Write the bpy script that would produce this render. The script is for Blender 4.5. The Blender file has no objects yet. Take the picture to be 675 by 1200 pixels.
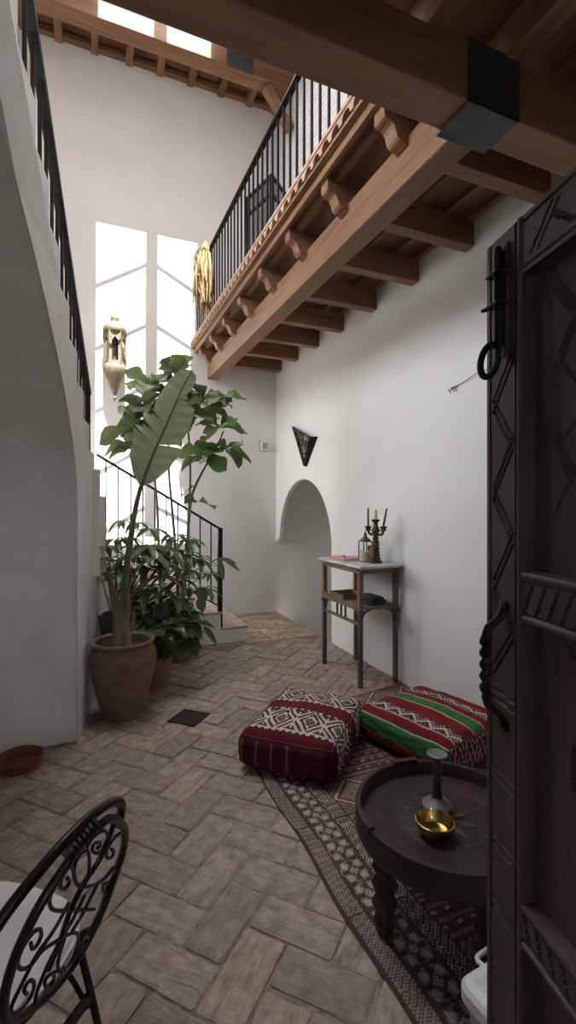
import bpy, math, random
from mathutils import Vector, Matrix, noise
random.seed(7)
S = bpy.context.scene
COL = S.collection
PI = math.pi
def V(*a): return Vector(a)

# ------------------------------------------------------------------ camera numbers (photo frame 675 x 1200)
H, F, TH, CU, CV = 1.4, 555.0, math.radians(22.47), 337.5, 595.0
sn, cs = math.sin(TH), math.cos(TH)
def at(u, v, d):
    a, b = (u-CU)/F, (CV-v)/F
    return V((a*cs+sn)*d, (-a*sn+cs)*d, H+b*d)
def floor_pt(u, v, z=0.0):
    b = (CV-v)/F
    return at(u, v, (z-H)/b)

# ------------------------------------------------------------------ materials
def mat(name, base=(.8, .8, .8), rough=.6, metal=0.0, spec=.4):
    m = bpy.data.materials.new(name); m.use_nodes = True
    nt = m.node_tree; b = nt.nodes['Principled BSDF']
    b.inputs['Base Color'].default_value = (*base, 1)
    b.inputs['Roughness'].default_value = rough
    b.inputs['Metallic'].default_value = metal
    b.inputs['Specular IOR Level'].default_value = spec
    return m, nt, b
def N(nt, t, **kw):
    n = nt.nodes.new(t)
    for k, v in kw.items():
        if k in n.inputs: n.inputs[k].default_value = v
        else: setattr(n, k, v)
    return n
def coords(nt, scale=(1, 1, 1), rnd=False):
    tc = N(nt, 'ShaderNodeTexCoord'); mp = N(nt, 'ShaderNodeMapping')
    mp.inputs['Scale'].default_value = scale
    nt.links.new(tc.outputs['Object'], mp.inputs['Vector'])
    if rnd:
        oi = N(nt, 'ShaderNodeObjectInfo'); mu = N(nt, 'ShaderNodeMath', operation='MULTIPLY')
        mu.inputs[1].default_value = 37.0
        nt.links.new(oi.outputs['Random'], mu.inputs[0])
        nt.links.new(mu.outputs[0], mp.inputs['Location'])
    return mp.outputs['Vector']
def ramp(nt, fac, stops):
    r = N(nt, 'ShaderNodeValToRGB')
    while len(r.color_ramp.elements) < len(stops): r.color_ramp.elements.new(.5)
    for e, (p, c) in zip(r.color_ramp.elements, stops):
        e.position = p; e.color = (*c, 1)
    nt.links.new(fac, r.inputs['Fac']); return r.outputs['Color']
def bump(nt, b, h, strength=.3, dist=.01):
    bp = N(nt, 'ShaderNodeBump', Strength=strength, Distance=dist)
    nt.links.new(h, bp.inputs['Height']); nt.links.new(bp.outputs['Normal'], b.inputs['Normal'])
def noisy(name, c1, c2, scale=6, rough=.7, metal=0, bs=.2, bscale=None, stretch=(1, 1, 1), detail=5, dist=.01, spec=.4, rnd=False):
    m, nt, b = mat(name, c1, rough, metal, spec)
    v = coords(nt, stretch, rnd)
    n = N(nt, 'ShaderNodeTexNoise', Scale=scale, Detail=detail); nt.links.new(v, n.inputs['Vector'])
    nt.links.new(ramp(nt, n.outputs['Fac'], [(.3, c1), (.7, c2)]), b.inputs['Base Color'])
    if bs:
        n2 = N(nt, 'ShaderNodeTexNoise', Scale=bscale or scale*4, Detail=4); nt.links.new(v, n2.inputs['Vector'])
        bump(nt, b, n2.outputs['Fac'], bs, dist)
    return m
def wood(name, dark, mid, light, axis='x', rough=.55, grain=22, bs=.25):
    m, nt, b = mat(name, mid, rough, 0, .35)
    st = {'x': (.09, 1, 1), 'y': (1, .09, 1), 'z': (1, 1, .09)}[axis]
    v = coords(nt, st, True)
    n = N(nt, 'ShaderNodeTexNoise', Scale=grain, Detail=6, Roughness=.6, Distortion=.6); nt.links.new(v, n.inputs['Vector'])
    n3 = N(nt, 'ShaderNodeTexNoise', Scale=3.0, Detail=2); nt.links.new(v, n3.inputs['Vector'])
    mx = N(nt, 'ShaderNodeMath', operation='MULTIPLY_ADD'); mx.inputs[1].default_value = .5
    nt.links.new(n3.outputs['Fac'], mx.inputs[0])
    hf = N(nt, 'ShaderNodeMath', operation='MULTIPLY'); hf.inputs[1].default_value = .5
    nt.links.new(n.outputs['Fac'], hf.inputs[0]); nt.links.new(hf.outputs[0], mx.inputs[2])
    nt.links.new(ramp(nt, mx.outputs[0], [(.32, dark), (.5, mid), (.68, light)]), b.inputs['Base Color'])
    bump(nt, b, n.outputs['Fac'], bs, .004)
    return m
def attr_mat(name, rough=.9, bscale=220, bs=.35, spec=.15):
    m, nt, b = mat(name, (.5, .5, .5), rough, 0, spec)
    a = N(nt, 'ShaderNodeAttribute', attribute_name='Col')
    v = coords(nt)
    n = N(nt, 'ShaderNodeTexNoise', Scale=14, Detail=5); nt.links.new(v, n.inputs['Vector'])
    mm = N(nt, 'ShaderNodeMix', data_type='RGBA', blend_type='MULTIPLY'); mm.inputs[0].default_value = .6
    nt.links.new(a.outputs['Color'], mm.inputs[6])
    nt.links.new(ramp(nt, n.outputs['Fac'], [(.3, (.6, .58, .56)), (.7, (1.1, 1.1, 1.1))]), mm.inputs[7])
    nt.links.new(mm.outputs[2], b.inputs['Base Color'])
    n2 = N(nt, 'ShaderNodeTexNoise', Scale=bscale, Detail=2); nt.links.new(v, n2.inputs['Vector'])
    bump(nt, b, n2.outputs['Fac'], bs, .004)
    return m
def leafmat(name, c1, c2, trans=.35, rough=.35):
    m, nt, b = mat(name, c1, rough, 0, .35)
    v = coords(nt)
    n = N(nt, 'ShaderNodeTexNoise', Scale=5, Detail=3); nt.links.new(v, n.inputs['Vector'])
    g = N(nt, 'ShaderNodeNewGeometry')
    ad = N(nt, 'ShaderNodeMath', operation='MULTIPLY_ADD'); ad.inputs[1].default_value = .5
    nt.links.new(g.outputs['Random Per Island'], ad.inputs[0])
    hf = N(nt, 'ShaderNodeMath', operation='MULTIPLY'); hf.inputs[1].default_value = .5
    nt.links.new(n.outputs['Fac'], hf.inputs[0]); nt.links.new(hf.outputs[0], ad.inputs[2])
    c = ramp(nt, ad.outputs[0], [(.2, c1), (.8, c2)])
    nt.links.new(c, b.inputs['Base Color'])
    tr = N(nt, 'ShaderNodeBsdfTranslucent'); nt.links.new(c, tr.inputs['Color'])
    mx = N(nt, 'ShaderNodeMixShader'); mx.inputs[0].default_value = trans
    nt.links.new(b.outputs[0], mx.inputs[1]); nt.links.new(tr.outputs[0], mx.inputs[2])
    nt.links.new(mx.outputs[0], nt.nodes['Material Output'].inputs['Surface'])
    return m
def glassmat(name, tint=(1, 1, 1), gloss=.08):
    m, nt, b = mat(name)
    t = N(nt, 'ShaderNodeBsdfTransparent'); t.inputs['Color'].default_value = (*tint, 1)
    g = N(nt, 'ShaderNodeBsdfGlossy', Roughness=.03)
    mx = N(nt, 'ShaderNodeMixShader'); mx.inputs[0].default_value = gloss
    nt.links.new(t.outputs[0], mx.inputs[1]); nt.links.new(g.outputs[0], mx.inputs[2])
    nt.links.new(mx.outputs[0], nt.nodes['Material Output'].inputs['Surface'])
    return m
M = {}
M['plaster'] = noisy('plaster', (.82, .81, .79), (.86, .85, .83), 2.2, .9, 0, .12, 5, dist=.02, spec=.15)
M['plaster_old'] = noisy('plaster_old', (.76, .74, .71), (.85, .835, .815), 5, .9, 0, .25, 16, dist=.012, spec=.15)
W3 = ((.125, .06, .034), (.245, .125, .068), (.36, .20, .115))
for ax in 'xyz': M['beam_'+ax] = wood('timber_'+ax, *W3, axis=ax)
M['board'] = wood('ceiling_boards', (.11, .05, .028), (.20, .095, .05), (.29, .15, .085), axis='y')
M['door'] = wood('dark_door_wood', (.045, .03, .024), (.075, .05, .04), (.115, .08, .063), axis='z', grain=40, rough=.5)
M['tablewood'] = wood('dark_table_wood', (.016, .008, .006), (.031, .0165, .012), (.055, .031, .022), axis='y', rough=.62)
M['greywood'] = noisy('weathered_wood', (.14, .09, .055), (.30, .22, .15), 12, .7, 0, .3, 60, (1, .2, 1))
M['leggrey'] = noisy('worn_painted_leg', (.075, .08, .085), (.16, .12, .09), 9, .5, .2, .2, 50, (1, 1, .25))
M['iron'] = noisy('black_iron', (.010, .010, .011), (.022, .021, .021), 20, .45, .6, .15)
M['plate'] = noisy('steel_plate', (.045, .052, .056), (.075, .082, .086), 8, .5, .2, .1)
M['chair'] = noisy('brown_iron', (.012, .009, .008), (.028, .021, .018), 30, .35, .5, .15)
M['terracotta'] = noisy('terracotta', (.19, .10, .068), (.29, .165, .115), 7, .75, 0, .2, 30, (1, 1, 2.5))
M['terradark'] = noisy('old_terracotta', (.125, .075, .055), (.235, .15, .112), 6, .75, 0, .3, 30, (1, 1, 3))
M['redclay'] = noisy('red_clay', (.14, .035, .022), (.21, .06, .038), 8, .6, 0, .1)
M['olivepot'] = noisy('olive_glaze', (.05, .055, .03), (.12, .11, .06), 8, .5, 0, .2)
M['soil'] = noisy('soil', (.02, .014, .01), (.06, .04, .03), 40, .95, 0, .8, 60)
M['tile'] = noisy('stair_tile', (.34, .26, .20), (.48, .38, .30), 7, .8, 0, .3, 30)
M['rooftile'] = noisy('edge_tile', (.36, .21, .145), (.52, .35, .26), 14, .85, 0, .4, 40)
M['marble'] = noisy('marble', (.30, .30, .31), (.68, .67, .66), 9, .35, 0, .05, detail=10)
M['brass'] = noisy('brass', (.40, .28, .10), (.60, .45, .19), 12, .22, 1.0, .05)
M['oldbrass'] = noisy('old_brass', (.17, .13, .08), (.30, .245, .165), 18, .55, .25, .3, 40)
M['pewter'] = noisy('pewter', (.12, .12, .12), (.22, .21, .20), 14, .5, .4, .2)
M['bronze'] = noisy('bronze', (.05, .035, .022), (.13, .09, .055), 25, .45, .6, .3, 60)
M['cushion'] = noisy('white_cushion', (.62, .58, .54), (.74, .70, .66), 5, .95, 0, .3, 90)
M['plastic'] = noisy('white_plastic', (.66, .67, .68), (.72, .73, .74), 4, .4, 0, .03)
M['plastic_grey'] = noisy('grey_plastic', (.34, .35, .37), (.40, .41, .43), 4, .5, 0, .03)
M['white'] = noisy('white_casing', (.78, .77, .75), (.82, .81, .79), 5, .5, 0, 0)
M['blue'] = noisy('blue_trim', (.03, .08, .16), (.05, .1, .2), 9, .5, 0, 0)
M['greenwax'] = noisy('green_wax', (.02, .09, .025), (.035, .13, .04), 14, .4, 0, .05)
M['whitewax'] = noisy('white_wax', (.62, .56, .38), (.72, .66, .48), 10, .5, 0, .05)
M['pink'] = noisy('pink_cover', (.62, .25, .30), (.70, .32, .37), 6, .6, 0, .05)
M['paper'] = noisy('paper', (.7, .68, .64), (.76, .74, .7), 30, .9, 0, 0)
M['charcoal'] = noisy('charcoal_cloth', (.03, .03, .035), (.09, .09, .095), 20, .9, 0, .4)
M['stem'] = noisy('stem', (.09, .075, .05), (.19, .16, .11), 14, .8, 0, .3, 40)
M['sheath'] = noisy('dry_sheath', (.13, .095, .075), (.25, .195, .16), 10, .85, 0, .4, 40, (1, 1, .2))
M['petiole'] = noisy('green_stalk', (.10, .11, .065), (.19, .19, .12), 10, .5, 0, .1, stretch=(1, 1, .2))
M['banana'] = leafmat('broad_leaf', (.22, .265, .16), (.28, .32, .21), .4, .4)
M['fig'] = leafmat('fig_leaf', (.075, .115, .055), (.19, .265, .095), .45, .3)
M['schef'] = leafmat('umbrella_leaf', (.09, .14, .065), (.16, .225, .10), .35, .3)
M['bush'] = leafmat('bush_leaf', (.07, .11, .055), (.13, .185, .085), .3, .28)
M['straw'] = noisy('dried_straw', (.20, .135, .065), (.34, .24, .125), 30, .95, 0, .6, 120, (1, 1, .2))
M['greyrender'] = noisy('grey_render', (.24, .25, .26), (.32, .33, .34), 3, .9, 0, .2)
M['attr'] = attr_mat('woven_wool')
M['glass'] = glassmat('clear_glass', (.97, .98, .98), .06)
M['darkglass'] = glassmat('screen_glass', (.55, .57, .60), .12)
M['smokeglass'] = glassmat('smoked_glass', (.45, .45, .47), .1)
M['grate'] = noisy('drain_iron', (.018, .014, .012), (.045, .034, .028), 30, .7, .4, .5, 60)
# floor brick: colour per brick
def brick(nm='floor_brick', cols=None):
    m, nt, b = mat(nm, (.3, .25, .2), .72, 0, .35)
    g = N(nt, 'ShaderNodeNewGeometry'); v = coords(nt)
    c1 = ramp(nt, g.outputs['Random Per Island'], cols or [(.0, (.34, .27, .225)), (.4, (.39, .315, .265)), (.75, (.42, .34, .285)), (1, (.46, .365, .29))])
    n = N(nt, 'ShaderNodeTexNoise', Scale=18, Detail=8, Roughness=.65); nt.links.new(v, n.inputs['Vector'])
    mm = N(nt, 'ShaderNodeMix', data_type='RGBA', blend_type='MULTIPLY'); mm.inputs[0].default_value = .8
    nt.links.new(c1, mm.inputs[6])
    nt.links.new(ramp(nt, n.outputs['Fac'], [(.3, (.55, .54, .53)), (.7, (1.25, 1.25, 1.25))]), mm.inputs[7])
    nt.links.new(mm.outputs[2], b.inputs['Base Color'])
    # scored, worn ridges along each brick
    at2 = N(nt, 'ShaderNodeAttribute', attribute_name='Col'); spx = N(nt, 'ShaderNodeSeparateColor'); nt.links.new(at2.outputs['Color'], spx.inputs[0])
    tc = N(nt, 'ShaderNodeTexCoord'); hs = []
    for rz, sc in ((-43, (5, 26, 1)), (47, (5, 26, 1)), (0, (5, 26, 1))):
        rt_ = N(nt, 'ShaderNodeMapping'); rt_.inputs['Rotation'].default_value = (0, 0, math.radians(rz)); nt.links.new(tc.outputs['Object'], rt_.inputs['Vector'])
        s2_ = N(nt, 'ShaderNodeMapping'); s2_.inputs['Scale'].default_value = sc; nt.links.new(rt_.outputs[0], s2_.inputs['Vector'])
        nn = N(nt, 'ShaderNodeTexNoise', Scale=1.0, Detail=5, Roughness=.6, Distortion=1.6); nt.links.new(s2_.outputs[0], nn.inputs['Vector']); hs.append(nn.outputs['Fac'])
    m1 = N(nt, 'ShaderNodeMix', data_type='FLOAT'); nt.links.new(spx.outputs[0], m1.inputs[0]); nt.links.new(hs[1], m1.inputs[2]); nt.links.new(hs[0], m1.inputs[3])
    m2 = N(nt, 'ShaderNodeMix', data_type='FLOAT'); nt.links.new(spx.outputs[1], m2.inputs[0]); nt.links.new(m1.outputs[0], m2.inputs[2]); nt.links.new(hs[2], m2.inputs[3])
    n2 = N(nt, 'ShaderNodeTexNoise', Scale=34, Detail=7, Roughness=.7); nt.links.new(v, n2.inputs['Vector'])
    m3 = N(nt, 'ShaderNodeMath', operation='MULTIPLY_ADD'); m3.inputs[1].default_value = .7; nt.links.new(n2.outputs['Fac'], m3.inputs[0]); nt.links.new(m2.outputs[0], m3.inputs[2])
    bump(nt, b, m3.outputs[0], .9, .016)
    mk = N(nt, 'ShaderNodeMix', data_type='RGBA', blend_type='MULTIPLY'); mk.inputs[0].default_value = .55
    nt.links.new(mm.outputs[2], mk.inputs[6]); nt.links.new(ramp(nt, m2.outputs[0], [(.36, (.62, .60, .58)), (.55, (1.08, 1.08, 1.08))]), mk.inputs[7]); nt.links.new(mk.outputs[2], b.inputs['Base Color'])
    r2 = ramp(nt, n.outputs['Fac'], [(.3, (.7, .7, .7)), (.75, (.36, .36, .36))])
    nt.links.new(r2, b.inputs['Roughness'])
    return m
M['brick'] = brick(); M['brick_tan'] = brick('floor_brick_tan', [(.0, (.44, .325, .235)), (.5, (.51, .39, .285)), (1, (.58, .45, .33))])
M['grout'] = noisy('grout', (.13, .105, .09), (.34, .28, .235), 26, .95, 0, .5, 60)
# white painted blockwork of the gallery
def blockwork():
    m, nt, b = mat('painted_blockwork', (.75, .74, .73), .85)
    v = coords(nt)
    sp = N(nt, 'ShaderNodeSeparateXYZ'); cb = N(nt, 'ShaderNodeCombineXYZ')
    nt.links.new(v, sp.inputs[0]); nt.links.new(sp.outputs['Y'], cb.inputs['X']); nt.links.new(sp.outputs['Z'], cb.inputs['Y'])
    t = N(nt, 'ShaderNodeTexBrick', Scale=1.0); t.inputs['Color1'].default_value = (.76, .75, .74, 1); t.inputs['Color2'].default_value = (.70, .69, .68, 1)
    t.inputs['Mortar'].default_value = (.5, .49, .48, 1)
    t.inputs['Brick Width'].default_value = .24; t.inputs['Row Height'].default_value = .07; t.inputs['Mortar Size'].default_value = .006
    nt.links.new(cb.outputs[0], t.inputs['Vector']); nt.links.new(t.outputs['Color'], b.inputs['Base Color'])
    return m
M['blockwork'] = blockwork()

# ------------------------------------------------------------------ mesh builder
class MB:
    def __init__(s): s.v = []; s.f = []; s.c = []; s.sm = []
    def add(s, vs, fs, col=None, smooth=False):
        o = len(s.v); s.v += [Vector(p) for p in vs]
        for f in fs:
            s.f.append([i+o for i in f]); s.c.append(col); s.sm.append(smooth)
        return s
    def box(s, lo, hi, mtx=None):
        x0, y0, z0 = lo; x1, y1, z1 = hi
        vs = [V(x, y, z) for z in (z0, z1) for y in (y0, y1) for x in (x0, x1)]
        if mtx: vs = [mtx @ p for p in vs]
        return s.add(vs, [(0, 2, 3, 1), (4, 5, 7, 6), (0, 1, 5, 4), (1, 3, 7, 5), (3, 2, 6, 7), (2, 0, 4, 6)])
    def bar(s, p, q, w, h, up=V(0, 0, 1)):
        p, q = Vector(p), Vector(q); d = (q-p).normalized()
        sd = d.cross(up)
        if sd.length < 1e-4: sd = d.cross(V(1, 0, 0))
        sd.normalize(); u = sd.cross(d)
        vs = [c + sd*a*w/2 + u*b*h/2 for c in (p, q) for a, b in ((-1, -1), (1, -1), (1, 1), (-1, 1))]
        return s.add(vs, [(0, 1, 2, 3), (7, 6, 5, 4), (0, 4, 5, 1), (1, 5, 6, 2), (2, 6, 7, 3), (3, 7, 4, 0)])
    def prism(s, poly, vec):
        n = len(poly); vec = Vector(vec); a = [Vector(p) for p in poly]
        return s.add(a + [p+vec for p in a], [tuple(range(n)), tuple(range(2*n-1, n-1, -1))] + [(i, i+n, (i+1) % n+n, (i+1) % n) for i in range(n)])
    def tube(s, pts, r, n=8, closed=False, smooth=True):
        pts = [Vector(p) for p in pts]; k = len(pts)
        rs = r if isinstance(r, (list, tuple)) else [r]*k
        vs = []; prev = None
        for i, p in enumerate(pts):
            if closed: t = pts[(i+1) % k]-pts[i-1]
            else: t = pts[min(i+1, k-1)]-pts[max(i-1, 0)]
            if t.length < 1e-9: t = V(0, 0, 1)
            t.normalize()
            if prev is None: a = t.orthogonal().normalized()
            else:
                a = prev - t*prev.dot(t)
                a = a.normalized() if a.length > 1e-6 else t.orthogonal().normalized()
            prev = a; b = t.cross(a)
            vs += [p + (a*math.cos(2*PI*j/n)+b*math.sin(2*PI*j/n))*rs[i] for j in range(n)]
        fs = [(i*n+j, i*n+(j+1) % n, (i+1) % k*n+(j+1) % n, (i+1) % k*n+j) for i in range(k if closed else k-1) for j in range(n)]
        if not closed: fs += [tuple(range(n-1, -1, -1)), tuple((k-1)*n+j for j in range(n))]
        return s.add(vs, fs, smooth=smooth)
    def lathe(s, prof, c=(0, 0, 0), n=32, sx=1, sy=1, rot=0, axis=None):
        c = Vector(c); k = len(prof); vs = []
        mt = axis.to_track_quat('Z', 'Y').to_matrix() if axis else None
        for r, z in prof:
            for j in range(n):
                p = V(r*sx*math.cos(2*PI*j/n+rot), r*sy*math.sin(2*PI*j/n+rot), z)
                vs.append(c + (mt @ p if mt else p))
        fs = [(i*n+j, i*n+(j+1) % n, (i+1)*n+(j+1) % n, (i+1)*n+j) for i in range(k-1) for j in range(n)]
        fs += [tuple(range(n-1, -1, -1)), tuple((k-1)*n+j for j in range(n))]
        return s.add(vs, fs, smooth=n > 10)
    def build(s, name, m, parent=None, loc=None, bevel=0, seg=2):
        pw = Vector((0, 0, 0)); q = parent
        while q: pw += q.location; q = q.parent
        L = Vector(loc) if loc is not None else pw
        me = bpy.data.meshes.new(name)
        me.from_pydata([tuple(p-L) for p in s.v], [], s.f)
        me.polygons.foreach_set('use_smooth', s.sm)
        if any(c is not None for c in s.c):
            at_ = me.color_attributes.new('Col', 'FLOAT_COLOR', 'CORNER')
            buf = []
            for f, c in zip(s.f, s.c):
                c = c or (.3, .3, .3)
                buf += [c[0], c[1], c[2], 1.0]*len(f)
            at_.data.foreach_set('color', buf)
        me.materials.append(m); me.update()
        if any(s.sm): me.set_sharp_from_angle(angle=math.radians(42))
        o = bpy.data.objects.new(name, me); COL.objects.link(o)
        o.location = L-pw; o.parent = parent
        if bevel:
            b = o.modifiers.new('bevel', 'BEVEL'); b.width = bevel; b.segments = seg; b.limit_method = 'ANGLE'; b.angle_limit = math.radians(40)
        return o
def tag(o, label, cat, group=None, kind=None):
    if label: o['label'] = label
    if cat: o['category'] = cat
    if group: o['group'] = group
    if kind: o['kind'] = kind
    return o
def thing(name, loc, label, cat, group=None):
    o = bpy.data.objects.new(name, None); COL.objects.link(o); o.location = loc; o.empty_display_size = .05
    return tag(o, label, cat, group)
def struct(o): o['kind'] = 'structure'; return o
def smoothpath(pts, n=6):
    pts = [Vector(p) for p in pts]; out = []
    for i in range(len(pts)-1):
        p0 = pts[max(i-1, 0)]; p1 = pts[i]; p2 = pts[i+1]; p3 = pts[min(i+2, len(pts)-1)]
        for k in range(n):
            t = k/n
            out.append(.5*((2*p1)+(p2-p0)*t+(2*p0-5*p1+4*p2-p3)*t*t+(3*p1-p0-3*p2+p3)*t**3))
    out.append(pts[-1]); return out

XL, XR, YF, YB, ZR = -1.2, 2.3, -.35, 6.0, 6.83
# ================================================================== SETTING
# ---- floor: grout bed + herringbone bricks in one mesh
def clip(poly, x0, x1, y0, y1):
    for ax, lim, sg in ((0, x0, 1), (0, x1, -1), (1, y0, 1), (1, y1, -1)):
        out = []
        for i in range(len(poly)):
            p, q = poly[i], poly[(i+1) % len(poly)]
            dp, dq = sg*(p[ax]-lim), sg*(q[ax]-lim)
            if dp >= 0: out.append(p)
            if (dp >= 0) != (dq >= 0):
                t = dp/(dp-dq); out.append((p[0]+(q[0]-p[0])*t, p[1]+(q[1]-p[1])*t))
        poly = out
        if len(poly) < 3: return []
    return poly
fm = MB(); fm2 = MB()
def put_brick(cx, cy, ang, L, W, x0, x1, y0, y1, fm=fm):
    ca, sa = math.cos(ang), math.sin(ang)
    dz = random.uniform(-.0035, .0025); tx, ty = random.uniform(-.018, .018), random.uniform(-.018, .018)
    rows = []
    def ring(ins, z, jit):
        out = []
        l, w = L/2-ins, W/2-ins; r = .010
        for (sx, sy) in ((1, 1), (-1, 1), (-1, -1), (1, -1)):
            cc = (sx*(l-r), sy*(w-r)); a0 = {(1, 1): 0, (-1, 1): 90, (-1, -1): 180, (1, -1): 270}[(sx, sy)]
            for a in (0, 45, 90):
                t = math.radians(a0+a); out.append((cc[0]+r*math.cos(t), cc[1]+r*math.sin(t)))
            if sx*sy > 0: out.append((random.uniform(-.3, .3)*l, sy*(w+random.uniform(-.004, .002))))
            else: out.append((sx*(l+random.uniform(-.004, .002)), random.uniform(-.3, .3)*w))
        return [(cx+p*ca-q*sa, cy+p*sa+q*ca) for p, q in out]
    st = random.getstate(); o = ring(0, 0, 0); random.setstate(st); i = ring(.009, 0, 0)
    n = len(o)
    co = lambda p: (min(max(p[0], x0), x1), min(max(p[1], y0), y1))
    o2 = [co(p) for p in o]; i2 = [co(p) for p in i]
    def zz(p): return (p[0]-cx)*tx+(p[1]-cy)*ty
    vs = [V(p[0], p[1], -.012) for p in o2] + [V(p[0], p[1], dz-.004+zz(p)) for p in o2] + [V(p[0], p[1], dz+zz(p)) for p in i2]
    fs = [(k, (k+1) % n, n+(k+1) % n, n+k) for k in range(n)] + [(n+k, n+(k+1) % n, 2*n+(k+1) % n, 2*n+k) for k in range(n)] + [tuple(range(2*n, 3*n))]
    if (max(p[0] for p in i2)-min(p[0] for p in i2)) < .02 or (max(p[1] for p in i2)-min(p[1] for p in i2)) < .02: return
    fm.add(vs, fs, col=((1, 0, 0) if abs(math.sin(ang-math.radians(43))) < .5 else (0, 0, 0)) if abs(ang) > .2 else (0, 1, 0), smooth=False)
Wb = .15; ang = math.radians(43); ax_, ay_ = (math.cos(ang), math.sin(ang)), (-math.sin(ang), math.cos(ang))
OX, OY = .434, 1.785          # centre of one measured brick, long axis along ang
for i in range(-60, 60):
    for j in range(-40, 40):
        for kind in (0, 1):
            a, b = i+2*j, i-2*j
            if kind == 0: ca_, cb_ = a+1, b+.5
            else: ca_, cb_ = a+.5, b+2
            ca_, cb_ = (ca_-1)*Wb, (cb_-.5)*Wb
            x = OX+ca_*ax_[0]+cb_*ay_[0]; y = OY+ca_*ax_[1]+cb_*ay_[1]
            if not (XL-.1 < x < XR+.1 and YF-1.3 < y < 4.78): continue
            if y > 4.6 and x > .9: continue
            put_brick(x+random.uniform(-.003, .003), y+random.uniform(-.003, .003), ang+(PI/2 if kind else 0)+random.uniform(-.02, .02), .3-.011, .15-.010, XL, XR, YF-1.2, 4.70)
y = 4.76; r = 0
while y < 6.0:
    x = 1.0-(r % 2)*.15
    while x < 2.35:
        put_brick(x, y, random.uniform(-.01, .01), .285, .118, 0, XR, 4.70, YB, fm2); x += .3
    y += .13; r += 1
fl = struct(fm.build('floor', M['brick'], loc=(0, 0, 0)))
o_ = fm2.build('straight_bricks', M['brick_tan'], fl); o_['kind'] = 'structure'
g = MB(); g.box((XL-.2, YF-1.3, -.2), (XR, YB+.2, -.007)); b_ = g.build('floor_bed', M['grout'], loc=(0, 0, 0)); b_['kind'] = 'structure'; b_.parent = fl; b_.name = 'grout'
# ---- walls
w = MB(); w.box((XL-.25, YB, -1.6), (XR+1.5, YB+.3, ZR+.6)); struct(w.build('wall_back', M['plaster'], loc=(.5, YB, 0)))
arch = [(YB, .93), (5.86, 1.0)]
for k in range(1, 25):
    t = PI*k/24; arch.append((5.123+.737*math.cos(t), .97+.765*math.sin(t)))
poly = [(YF, 0), (YF, 3.45), (YB, 3.45)] + arch + [(4.386, 0), (4.386, -.2), (YF, -.2)]
w = MB(); w.prism([V(XR, y, z) for y, z in poly], (.06, 0, 0))
struct(w.build('wall_right', M['plaster'], loc=(XR, 3, 0), bevel=.012, seg=3))
w = MB(); GY0, GY1, GZ0, GZ1 = 1.5, 2.5, 4.2, 5.4; GRV = .35  # opening added for light, its reveal shields the back wall
w.box((XR, YF, 3.45), (XR+.32, YB, GZ0)); w.box((XR, YF, GZ1), (XR+.32, YB, ZR+.6)); w.box((XR, YF, GZ0), (XR+.32, GY0, GZ1)); w.box((XR, GY1, GZ0), (XR+.32, YB, GZ1))
w.box((XR+.32, GY0-.15, GZ0-.15), (XR+.32+GRV, GY0, GZ1+.15)); w.box((XR+.32, GY1, GZ0-.15), (XR+.32+GRV, GY1+.15, GZ1+.15)); w.box((XR+.32, GY0, GZ0-.15), (XR+.32+GRV, GY1, GZ0)); w.box((XR+.32, GY0, GZ1), (XR+.32+GRV, GY1, GZ1+.15))
struct(w.build('wall_right_upper', M['blockwork'], loc=(XR, 3, 3.45)))
f = MB(); xx = XR+.32+GRV-.06
for yy in (GY0, (GY0+GY1)/2, GY1): f.box((xx-.03, yy-.03, GZ0), (xx+.03, yy+.03, GZ1))
for z in (GZ0, GZ1): f.box((xx-.03, GY0, z-.03), (xx+.03, GY1, z+.03))
wn3 = struct(f.build('window_added_gallery', M['iron'], loc=(xx, 2.1, GZ0)))  # unseen, added to brighten the side of the upper stair flight
p_ = MB(); p_.box((xx-.004, GY0, GZ0), (xx+.004, GY1, GZ1)); p_.build('pane', M['glass'], wn3)
# left wall with two unseen openings added to bring in daylight
w = MB(); WY0, WY1, WZ0, WZ1 = .9, 3.4, 3.5, 4.9
LY0, LY1, LZ0, LZ1 = 4.75, 5.8, 1.55, 3.0
w.box((XL-.25, YF, -.2), (XL, LY0, WZ0)); w.box((XL-.25, LY1, -.2), (XL, YB, WZ0)); w.box((XL-.25, LY0, -.2), (XL, LY1, LZ0)); w.box((XL-.25, LY0, LZ1), (XL, LY1, WZ0)); w.box((XL-.25, YF, WZ1), (XL, YB, ZR+.6)); w.box((XL-.25, YF, WZ0), (XL, WY0, WZ1)); w.box((XL-.25, WY1, WZ0), (XL, YB, WZ1))
RV = .45                       # deep reveal of the added opening, keeps its light off the back wall
w.box((XL-.25-RV, WY0-.15, WZ0-.15), (XL-.25, WY0, WZ1+.15)); w.box((XL-.25-RV, WY1, WZ0-.15), (XL-.25, WY1+.15, WZ1+.15)); w.box((XL-.25-RV, WY0, WZ0-.15), (XL-.25, WY1, WZ0)); w.box((XL-.25-RV, WY0, WZ1), (XL-.25, WY1, WZ1+.15))
struct(w.build('wall_left', M['plaster'], loc=(XL, 3, 0)))
f = MB()
for yy in (WY0, WY0+(WY1-WY0)/3, WY0+(WY1-WY0)*2/3, WY1): f.box((XL-.16-RV, yy-.03, WZ0), (XL-.1-RV, yy+.03, WZ1))
for z in (WZ0, (WZ0+WZ1)/2, WZ1): f.box((XL-.16-RV, WY0, z-.03), (XL-.1-RV, WY1, z+.03))
wn = struct(f.build('window_added_left', M['iron'], loc=(XL-.13-RV, 1.8, WZ0)))  # unseen, added to light the right wall
p_ = MB(); p_.box((XL-.134-RV, WY0, WZ0), (XL-.126-RV, WY1, WZ1)); p_.build('pane', M['glass'], wn)
f = MB()
for yy in (LY0+.03, (LY0+LY1)/2, LY1-.03): f.box((XL-.16, yy-.03, LZ0), (XL-.1, yy+.03, LZ1))
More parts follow.
